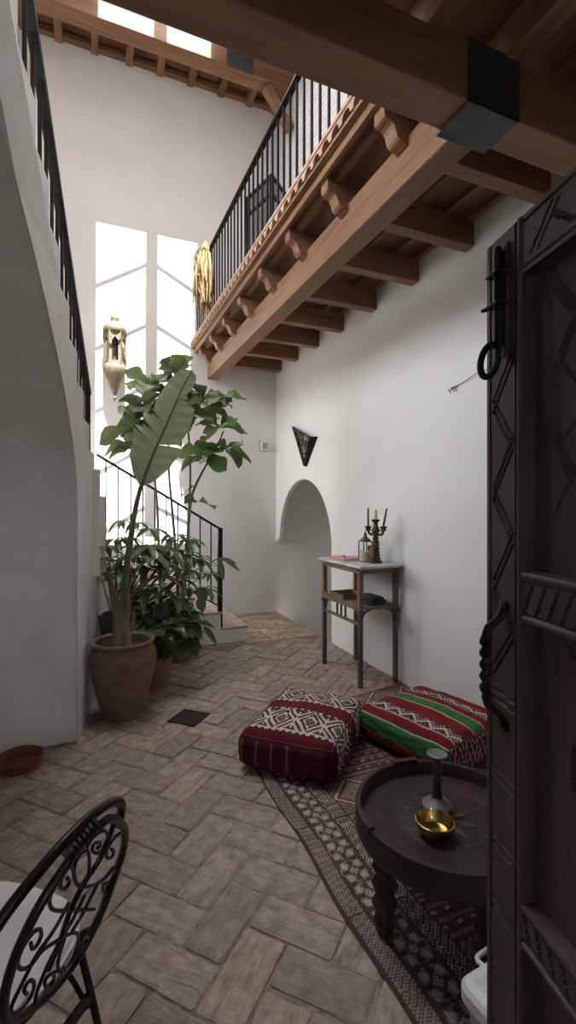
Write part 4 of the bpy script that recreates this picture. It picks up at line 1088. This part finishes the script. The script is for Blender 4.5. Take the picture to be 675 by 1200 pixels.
for u, v, d, L in wh:
    c = at(u, v, d); base = V(OX_+rnd.uniform(-.05, .05), OY_+rnd.uniform(-.05, .05), .53)
    if u > 200: base = V(OX_+.09, OY_+.02, .53)
    m_ = (c+base)/2+V((c.x-base.x)*.22, 0, .07)
    q.tube(smoothpath([base, m_, c], 6), [.007-.0004*i for i in range(13)], 6)
    nl = rnd.choice((6, 7, 8)); a0 = rnd.uniform(0, 6)
    for k in range(nl):
        a = a0+2*PI*k/nl; dr = V(math.cos(a), math.sin(a), rnd.uniform(-.25, .3))
        leaf(ql, c+dr*.015, dr, V(0, 0, 1), L*rnd.uniform(.95, 1.4), L*.21, 'lance', rnd.uniform(.35, .9), .3, seg=6, rnd=rnd)
# long trailing shoots to the right by the newel post
for pth, lv in (([(205, 690, 3.9), (230, 668, 4.05), (255, 655, 4.2)], ((255, 655, 1.0, -.1), (262, 656, 1.0, -.55), (256, 655, .3, -1))), ([(205, 715, 3.8), (225, 728, 3.85), (236, 733, 3.85)], ((228, 727, .9, -.2), (238, 734, .8, -.9)))):
    q.tube(smoothpath([V(OX_+.08, OY_, .53)]+[at(*a) for a in pth], 6), .005, 6)
    for u, v, a, b2 in lv: leaf(ql, at(u, v, pth[-1][2]), right*a+V(0, 0, 1)*b2, V(0, 0, 1)-fwd*.6, .17, .028, 'lance', .15, .3, rnd=rnd)
q.build('stem', M['stem'], up_); ql.build('foliage', M['schef'], up_)
# --- low bushy plant
BX, BY = .452, 3.875
bp = thing('potted_bush', (BX, BY, 0), 'low dark-green bushy plant in the small terracotta pot just behind the urn', 'potted plant')
pot(bp, 'pot', [(.0, 0), (.115, 0), (.12, .01), (.14, .20), (.148, .204), (.15, .235), (.146, .24), (.135, .236), (.13, .21), (.0, .21)], (BX, BY, 0), M['terracotta'])
pot(bp, 'soil', [(.0, .211), (.128, .213), (.0, .225)], (BX, BY, 0), M['soil'], 20)
q = MB(); ql = MB(); rnd = random.Random(14)
for k in range(70):
    a = rnd.uniform(0, 2*PI); rr_ = .28*math.sqrt(rnd.random()); hh = rnd.uniform(.42, .70)-.25*(rr_/.28)**2*.6
    e = V(BX+.05+rr_*math.cos(a)*1.0, BY-.02+rr_*math.sin(a)*.75, max(.32, hh))
    if e.x < .28 and e.y < 3.72: continue
    b0 = V(BX+.05*math.cos(a), BY+.05*math.sin(a), .212)
    q.tube(smoothpath([b0, (b0+e)/2+V(0, 0, .04), e], 4), .004, 5)
    for m_ in range(6):
        aa = a+rnd.uniform(-1.8, 1.8); dr = V(math.cos(aa), math.sin(aa), rnd.uniform(-.25, .5))
        leaf(ql, e-V(0, 0, .02*m_)*.6, dr, V(0, 0, 1)-fwd*.35, rnd.uniform(.10, .16), rnd.uniform(.036, .054), 'ovate', rnd.uniform(.2, .6), .2, seg=5, rnd=rnd)
for u, v in ((213, 742), (236, 700), (234, 712), (218, 752)):
    leaf(ql, at(u, v-12, 3.68), V(.2, -.3, -1), -fwd, .11, .042, 'ovate', .1, .15, rnd=rnd)
q.build('stem', M['stem'], bp); ql.build('foliage', M['bush'], bp)
# clay dish by the wall
q = MB(); q.lathe([(.0, .0), (.088, 0), (.104, .01), (.114, .05), (.118, .056), (.116, .062), (.108, .062), (.097, .016), (.088, .01), (.0, .01)], (-.36, 2.91, 0.002), 40)
tag(q.build('clay_dish', M['redclay'], loc=(-.36, 2.91, .002)), 'round red clay dish on the floor by the shaded wall at left', 'dish')
# drain cover
q = MB(); cG = V(.597, 3.168, 0); aG = math.radians(47)
R_ = Matrix.Translation(cG) @ Matrix.Rotation(aG, 4, 'Z')
q.box((-.104, -.104, -.004), (.104, .104, .006), R_)
gd = tag(q.build('drain_cover', M['grate'], loc=cG, bevel=.002), 'dark square iron drain cover set in the brick floor', 'drain cover')
q = MB()
for i in range(9):
    for j in range(9):
        if (i+j) % 2 == 0: q.box((-.088+i*.022-.008, -.088+j*.022-.003, .006), (-.088+i*.022+.008, -.088+j*.022+.003, .008), R_)
q.build('raised_pattern', M['grate'], gd)
# ================================================================== DOOR
dE, dD, dN = V(.770, .763, 0), V(-.2334, -.9724, 0), V(-.9724, .2334, 0)
DH, DW = 1.945, .80
dr_ = thing('wooden_door', dE+dD*DW*.5+V(0, 0, .012), 'dark carved wooden door leaf standing open at the right edge', 'door')
def seg_d(px, pz, a, b2):
    ax_, az = a; bx, bz = b2; dx, dz = bx-ax_, bz-az
    t = max(0, min(1, ((px-ax_)*dx+(pz-az)*dz)/(dx*dx+dz*dz))); return math.hypot(px-ax_-dx*t, pz-az-dz*t)
zl = []
z = 1.93; sd_ = 0
stops = [1.88, 1.80, 1.705, 1.62, 1.535, 1.44, 1.35, 1.25, 1.165, 1.08]
for k in range(len(stops)-1):
    a, b2 = ((.024, stops[k]), (.088, stops[k+1])) if k % 2 else ((.088, stops[k]), (.024, stops[k+1]))
    zl.append((a, b2)); zl.append(((a[0], a[1]-.022), (b2[0], b2[1]-.022)))
for z in (1.03, .87, .73, .60, .47, .34, .2): zl += [((.024, z), (.088, z-.006)), ((.024, z-.018), (.088, z-.024))]
def stile_h(t, z):
    h = 0
    for c in (.014, .096):
        if abs(t-c) < .0035: h -= .005
    if t > .1: h += .004*math.cos((t-.1085)/.0085*PI/2) if t < .117 else 0
    for a, b2 in zl:
        if min(a[1], b2[1])-.01 < z < max(a[1], b2[1])+.01:
            d = seg_d(t, z, a, b2)
            if d < .0035: h -= .005*(1-d/.0035)**.5
    return h
def panel_h(t, z):
    h = -.026
    if abs(t-.155) < .003 or abs(t-.162) < .002: h -= .003
    for cx, cz, rs in ((.36, 1.58, (.20, .188, .11, .12)), (.36, 1.90, (.21, .222)), (.36, .96, (.14, .10, .15)), (.36, 1.30, (.21,))):
        d = math.hypot(t-cx, z-cz)
        for r_ in rs:
            if abs(d-r_) < .0035: h -= .004
    if 1.30 < z < 1.84:
        for a in range(6):
            aa = a*PI/3; p0 = (.36+.11*math.cos(aa), 1.58+.11*math.sin(aa)); p1 = (.36+.18*math.cos(aa+.35), 1.58+.18*math.sin(aa+.35)); p2 = (.36+.18*math.cos(aa-.35), 1.58+.18*math.sin(aa-.35))
            if seg_d(t, z, p0, p1) < .003 or seg_d(t, z, p0, p2) < .003: h -= .004
    return h
def rail_h(t, z, z0, z1, style):
    h = 0; m = min(z-z0, z1-z)
    if m < .014: return .004*math.sin(m/.014*PI)
    if abs(m-.017) < .0028: h -= .004
    if m > .02:
        k = (t*1.0+(z-z0)*-.45) if style == 0 else (t+(z-z0)*.35)
        if abs((k % .032)-.016) < .0034: h -= .005
    return h
def door_h(t, z):
    if t < .117 or t > DW-.115: return stile_h(t if t < .117 else DW-t, z)
    if z > 1.835:
        h = 0; m = min(z-1.835, DH-z)
        if abs(m-.014) < .003: h -= .004
        for k in range(6):
            x0 = .14+k*.11
            if seg_d(t, z, (x0, 1.865), (x0+.055, 1.925)) < .003 or seg_d(t, z, (x0+.02, 1.865), (x0+.07, 1.92)) < .003 or seg_d(t, z, (x0+.10, 1.865), (x0+.06, 1.90)) < .003: h -= .004
        return h
    if 1.185 < z < 1.28: return rail_h(t, z, 1.185, 1.28, 0)
    if .577 < z < .66: return rail_h(t, z, .577, .66, 1)
    if z < .12: return 0
    return panel_h(t, z)
ts_ = [i*.0025 for i in range(49)]+[.124+i*.004 for i in range(0, 90)]+[.5, .55, .6, .65, .68, .683, .6835, .70, .72, .74, .76, .78, .79, DW]
ts_ = sorted(set(ts_)); zs_ = [.012+(DH-.012)*i/520 for i in range(521)]
q = MB(); nt_ = len(ts_)
for z in zs_:
    for t in ts_: q.v.append(dE+dD*t+dN*door_h(t, z)+V(0, 0, z))
for j in range(520):
    for i in range(nt_-1):
        q.f.append([j*nt_+i, (j+1)*nt_+i, (j+1)*nt_+i+1, j*nt_+i+1]); q.c.append(None); q.sm.append(False)
bk_ = [dE-dN*.03+V(0, 0, .012), dE+dD*DW-dN*.03+V(0, 0, .012), dE+dD*DW-dN*.03+V(0, 0, DH), dE-dN*.03+V(0, 0, DH)]
fr_ = [dE+V(0, 0, .012), dE+dD*DW+V(0, 0, .012), dE+dD*DW+V(0, 0, DH), dE+V(0, 0, DH)]
q.add(bk_+fr_, [(0, 1, 2, 3), (0, 4, 5, 1), (1, 5, 6, 2), (2, 6, 7, 3), (3, 7, 4, 0)])
q.build('leaf', M['door'], dr_)
def DP(t, z, n=0): return dE+dD*t+dN*n+V(0, 0, z)
q = MB()       # twisted pull handle
q.tube(smoothpath([DP(.064, 1.205, .004), DP(.064, 1.185, .012), DP(.062, 1.168, .03), DP(.061, 1.163, .036), DP(.061, 1.145, 0.042)], 4), .0075, 8)
tw = []
for k in range(41):
    a = k/40*10*PI; tw.append(DP(.061, 1.145-.115*k/40, 0.042)+dD*.0028*math.cos(a)+dN*.0028*math.sin(a))
q.tube(tw, .0085, 7); 
q.tube(smoothpath([DP(.061, 1.03, 0.042), DP(.061, 1.012, .036), DP(.062, 1.007, .03), DP(.064, .99, .012), DP(.064, .97, .004)], 4), .0075, 8)
q.lathe([(.012, 0), (.012, .006), (.006, .008)], DP(.064, 1.205, 0), 12, axis=dN); q.lathe([(.012, 0), (.012, .006), (.006, .008)], DP(.064, .97, 0), 12, axis=dN)
q.build('pull_handle', M['iron'], dr_)
lt = MB()      # latch plate and bolt with ring
lt.box((-.012, -.001, 0), (.012, .006, .22), Matrix.Translation(DP(.066, 1.70)) @ Matrix((( -dD.x, dN.x, 0, 0), (-dD.y, dN.y, 0, 0), (0, 0, 1, 0), (0, 0, 0, 1))))
lp = lt.build('latch_plate', M['plate'], dr_, bevel=.002)
q = MB()
q.tube([DP(.061, 1.915, .014), DP(.061, 1.90, .014), DP(.061, 1.72, .014)], [.006, .010, .009], 8)
ring = [DP(.061, 1.72, .014)]
for k in range(1, 19):
    a = k/20*2*PI; ring.append(DP(.061, 1.702, .014)+dN*(.019-.019*math.cos(a)) + V(0, 0, -.030*math.sin(a))+V(0, 0, -.012*(1-math.cos(a))))
q.tube(smoothpath(ring, 2), .0065, 8)
for z in (1.86, 1.80): q.tube([DP(.046, z, .003), DP(.046, z, .028), DP(.078, z, .028), DP(.078, z, .003)], .004, 6)
q.tube([DP(.061, 1.80, .014), DP(.03, 1.80, .03)], .004, 6)
q.build('bolt', M['iron'], lp)
# ================================================================== COOLER
cl = thing('cool_box', (.97, .80, .009), 'white plastic cool box on the rug half hidden behind the open door', 'cool box')
CR = Matrix.Translation(V(.825, .92, 0)) @ Matrix.Rotation(math.radians(5), 4, 'Z') @ Matrix.Translation(V(-.825, -.90, 0))
def rot_mb(q):
    q.v = [CR @ p for p in q.v]; return q
q = MB(); rr_stack(q, .835, .62, 1.13, .89, .03, [(.02, .009), (.012, .016), (.006, .20)], False); rot_mb(q).build('body', M['plastic_grey'], cl)
q = MB(); rr_stack(q, .825, .61, 1.14, .90, .035, [(.004, .20), (0, .206), (0, .232), (.008, .243), (.03, .247), (.045, .240)], False); rot_mb(q).build('lid', M['plastic'], cl)
q = MB(); q.tube(smoothpath([V(.93, .902, .222), V(.93, .922, .222), V(.95, .93, .222), V(1.03, .93, .222), V(1.05, .922, .222), V(1.05, .902, .222)], 4), .006, 8); rot_mb(q).build('handle', M['plastic'], cl)
q = MB(); q.box((.95, .899, .232), (.99, .906, .246)); rot_mb(q).build('catch', M['blue'], cl)
# ================================================================== CHAIR
cC, cb, ca_ = V(-.0442, .9706, .639), V(.0935, .1109, 0), V(.0443, -.0372, .1672)
ff = V(-.77, .64, 0).normalized(); cn = cb.cross(ca_).normalized(); bw_ = cb.normalized()
ch = thing('garden_chair', (-.2, 1.1, 0), 'brown wrought-iron chair with round scrolled back in the lower left corner', 'chair')
def CP(x, y, o=0): return cC+cb*x+ca_*y+cn*o
HO = -.012
hoop = [(-1.30, -1.25), (-1.42, -.4), (-1.42, .25), (-1.24, .80), (-.7, 1.07), (-.2, 1.17), (.16, 1.16), (.49, 1.07), (.70, .93), (.78, .8), (.86, .56)]
q = MB(); q.tube(smoothpath([CP(a, b2, HO) for a, b2 in hoop], 5), .0095, 10); q.build('back_hoop', M['chair'], ch)
oval = [(.52, .87), (.86, .56), (1.04, .27), (1.1, .01), (1.08, -.32), (1.05, -.61), (.94, -.85), (.80, -1.04), (.58, -1.14), (.28, -1.14), (.01, -1.06), (-.31, -.91), (-.53, -.76), (-.7, -.56), (-.83, -.25), (-.87, -.02), (-.87, .21), (-.83, .39), (-.77, .54), (-.68, .67), (-.55, .79), (-.38, .9), (-.2, 1.0), (.03, 1.03), (.29, 1.0)]
bp_ = MB(); bp_.tube(smoothpath([CP(*p) for p in oval+oval[:1]], 3)[:-1], .0085, 10, True); bpn = bp_.build('back_panel', M['chair'], ch)
q = MB(); q.tube([CP(-.02, 1.11, -.006), CP(-.38, 1.02, -.006)], .017, 10)
for k in range(7):
    c0 = CP(-.02-.36*k/6, 1.11-.09*k/6, -.006); q.lathe([(.0175, -.0035), (.0195, 0), (.0175, .0035)], c0, 12, axis=(CP(-.38, 1.02)-CP(-.02, 1.11)).normalized())
q.build('binding', M['chair'], bpn)
curves = {'s1': [(-.05, .87), (.05, .93), (.24, .89), (.39, .77), (.46, .65), (.4, .56), (.28, .59), (.13, .72), (.12, .8), (.21, .77), (.31, .67), (.25, .67)], 's5': [(.78, .53), (.66, .54), (.58, .5), (.55, .42), (.64, .29), (.76, .22), (.79, .27), (.68, .38)], 'loop': [(-.01, .82), (-.15, .85), (-.19, .78), (-.14, .62), (0, .4), (.19, .23), (.24, .29), (.2, .45), (.1, .67), (-.01, .82)], 'c3': [(0, .4), (.25, .19), (.57, 0), (.82, -.07), (.94, -.04), (1.06, -.22), (1.09, -.39), (1.0, -.44), (.85, -.31), (.78, -.17), (.84, -.18)], 's4': [(-.11, .55), (-.2, .71), (-.31, .82), (-.38, .78), (-.4, .71), (-.34, .6), (-.24, .53), (-.2, .58), (-.28, .67)], 'c4': [(-.38, .78), (-.49, .75), (-.53, .64), (-.47, .5), (-.32, .33), (.06, .04), (.74, -.47)], 's6': [(-.64, .22), (-.57, .1), (-.49, .08), (-.47, .17), (-.54, .29), (-.65, .35), (-.74, .31), (-.79, .24), (-.78, .12), (-.67, -.04), (-.5, -.15), (-.34, -.12), (-.1, -.22), (.21, -.38), (.42, -.54), (.55, -.75), (.55, -.95), (.44, -1.0), (.32, -.97), (.17, -.74), (.12, -.55), (.13, -.37)], 'b2': [(.32, .04), (.17, -.2), (-.01, -.36), (-.11, -.52), (-.16, -.73), (-.14, -.9), (-.04, -1.06), (.07, -1.1)], 'b3': [(-.05, .22), (-.2, .02), (-.44, -.09), (-.56, -.3), (-.64, -.45), (-.61, -.58), (-.49, -.7), (-.32, -.74), (-.27, -.65), (-.33, -.49), (-.44, -.39), (-.48, -.45), (-.4, -.57)], 's8': [(.76, -.75), (.59, -.67), (.57, -.78), (.68, -.94), (.79, -.98), (.79, -.9)], 's9': [(.29, -.91), (.12, -.79), (-.03, -.72), (-.02, -.82), (.1, -.95), (.17, -.94), (.14, -.83)], 'b4': [(.61, .01), (.49, -.17), (.4, -.31), (.26, -.39)]}
for nm_, c in curves.items():
    q = MB(); q.tube(smoothpath([CP(*p) for p in c], 4), .0035, 6); q.build('scroll', M['chair'], bpn)
q = MB(); q.tube(smoothpath([CP(.52, .85), CP(.44, .45), CP(.23, .31), CP(.14, .22), CP(.04, -.01), CP(.03, -.29), CP(-.05, -.6)], 4), .0055, 8); q.build('centre_bar', M['chair'], bpn)
# seat ring and cushion
sc_ = V(-.255, 1.155, 0)
def SP(a, b2, z): return sc_+bw_*a+ff*b2+V(0, 0, z)
ringp = [SP(.185*math.cos(t*PI/12), .185*math.sin(t*PI/12)*1.0, .425) for t in range(24)]
q = MB(); q.tube(ringp, .010, 8, True)
for k in range(-2, 3): q.bar(SP(k*.06, -.17, .425), SP(k*.06, .17, .425), .018, .005)
q.build('seat_frame', M['chair'], ch)
for sx in (1, -1):
    q = MB(); q.tube(smoothpath([CP(sx*1.06, -.35, -.004), CP(sx*1.04, -.95, -.004), SP(sx*.16, -.165, .42), SP(sx*.165, -.19, .30), SP(sx*.175, -.225, .15), SP(sx*.19, -.27, .0)], 5), .0085, 8); q.build('leg', M['chair'], ch, )
    q = MB(); q.tube(smoothpath([SP(sx*.13, .13, .425), SP(sx*.145, .15, .30), SP(sx*.155, .17, .15), SP(sx*.17, .20, .0)], 5), .0085, 8); q.build('leg', M['chair'], ch)
    q = MB(); q.tube(smoothpath([SP(sx*.155, -.19, .28), SP(sx*.13, -.14, .38), SP(sx*.06, -.12, .41), SP(0, -.115, .30), SP(sx*.0, -.115, .22)], 5), .006, 6); q.build('brace', M['chair'], ch)
q = MB(); q.bar(SP(.16, -.19, .30), SP(-.16, -.19, .30), .016, .016); q.build('stretcher', M['chair'], ch)
q = MB(); cu = []
for z, f_ in ((.436, .90), (.442, .98), (.458, 1.03), (.474, 1.0), (.486, .86), (.492, .6), (.488, .3), (.480, .05)):
    cu.append([SP(.195*f_*math.copysign(abs(math.cos(t*PI/24))**.7, math.cos(t*PI/24)), .195*f_*math.copysign(abs(math.sin(t*PI/24))**.7, math.sin(t*PI/24)), z) for t in range(48)])
vs = [p for r_ in cu for p in r_]
q.add(vs, [(j*48+i, j*48+(i+1) % 48, (j+1)*48+(i+1) % 48, (j+1)*48+i) for j in range(len(cu)-1) for i in range(48)]+[tuple(range(47, -1, -1)), tuple((len(cu)-1)*48+i for i in range(48))], smooth=True)
sc2 = thing('seat_cushion', SP(0, 0, .436), 'white cushion lying on the seat of the iron chair', 'cushion')
q.build('cover', M['cushion'], sc2)
q = MB(); q.tube([SP(.203*math.copysign(abs(math.cos(t*PI/24))**.7, math.cos(t*PI/24)), .203*math.copysign(abs(math.sin(t*PI/24))**.7, math.sin(t*PI/24)), .46) for t in range(48)], .0045, 6, True); q.build('piping', M['cushion'], sc2)
# ================================================================== LIGHT
wd = bpy.data.worlds.new('world'); S.world = wd; wd.use_nodes = True
nt = wd.node_tree; bg = nt.nodes['Background']
tc = N(nt, 'ShaderNodeTexCoord'); sp = N(nt, 'ShaderNodeSeparateXYZ'); nt.links.new(tc.outputs['Generated'], sp.inputs[0])
nt.links.new(ramp(nt, sp.outputs['Z'], [(.0, (.22, .20, .18)), (.05, (.89, .89, .90)), (.6, (.89, .91, .95))]), bg.inputs['Color'])
bg.inputs['Strength'].default_value = 9.0
sun = bpy.data.lights.new('sun', 'SUN'); sun.energy = 18; sun.angle = math.radians(.06); sun.color = (1, .96, .9)
so_ = bpy.data.objects.new('sun', sun); COL.objects.link(so_)
sd3 = V(-.015, 1, -tanE).normalized(); so_.rotation_euler = sd3.to_track_quat('-Z', 'Y').to_euler(); so_.location = (0, 0, 12)
def portal(name, loc, rot, sx, sy):
    l = bpy.data.lights.new(name, 'AREA'); l.shape = 'RECTANGLE'; l.size = sx; l.size_y = sy; l.cycles.is_portal = True
    o = bpy.data.objects.new(name, l); COL.objects.link(o); o.location = loc; o.rotation_euler = rot
portal('portal_skylight', ((SX0+SX1)/2, (SY0+SY1)/2, ZR+.33), (0, 0, 0), SX1-SX0+.2, SY1-SY0+.2)
for k, (xa, xb, ya, yb) in enumerate(OPEN[1:]): portal('portal_added_louvre', ((xa+xb)/2, (ya+yb)/2, ZR+.36), (0, 0, 0), xb-xa, yb-ya)
portal('portal_gallery', (XR+.32+GRV, (GY0+GY1)/2, (GZ0+GZ1)/2), (0, PI/2, 0), GZ1-GZ0, GY1-GY0)
portal('portal_landing', (XL-.2, (LY0+LY1)/2, (LZ0+LZ1)/2), (0, -PI/2, 0), LZ1-LZ0, LY1-LY0)
portal('portal_lobby', (0, -2.5, 1.72), (-PI/2, 0, 0), .6, .75)
portal('portal_added_left', (XL-.2-RV, (WY0+WY1)/2, (WZ0+WZ1)/2), (0, -PI/2, 0), WZ1-WZ0, WY1-WY0)
# ================================================================== CAMERA
cam = bpy.data.cameras.new('camera'); co = bpy.data.objects.new('camera', cam); COL.objects.link(co)
cam.sensor_fit = 'VERTICAL'; cam.sensor_height = 36; cam.lens = 36*F/1200; cam.clip_start = .02
cam.shift_y = (CV-600)/1200
co.location = (0, 0, H); co.rotation_euler = (PI/2, 0, -TH)
S.camera = co
S.view_settings.view_transform = 'Standard'; S.view_settings.look = 'None'; S.view_settings.gamma = 1; S.view_settings.use_curve_mapping = False
S.view_settings.exposure = 1.0
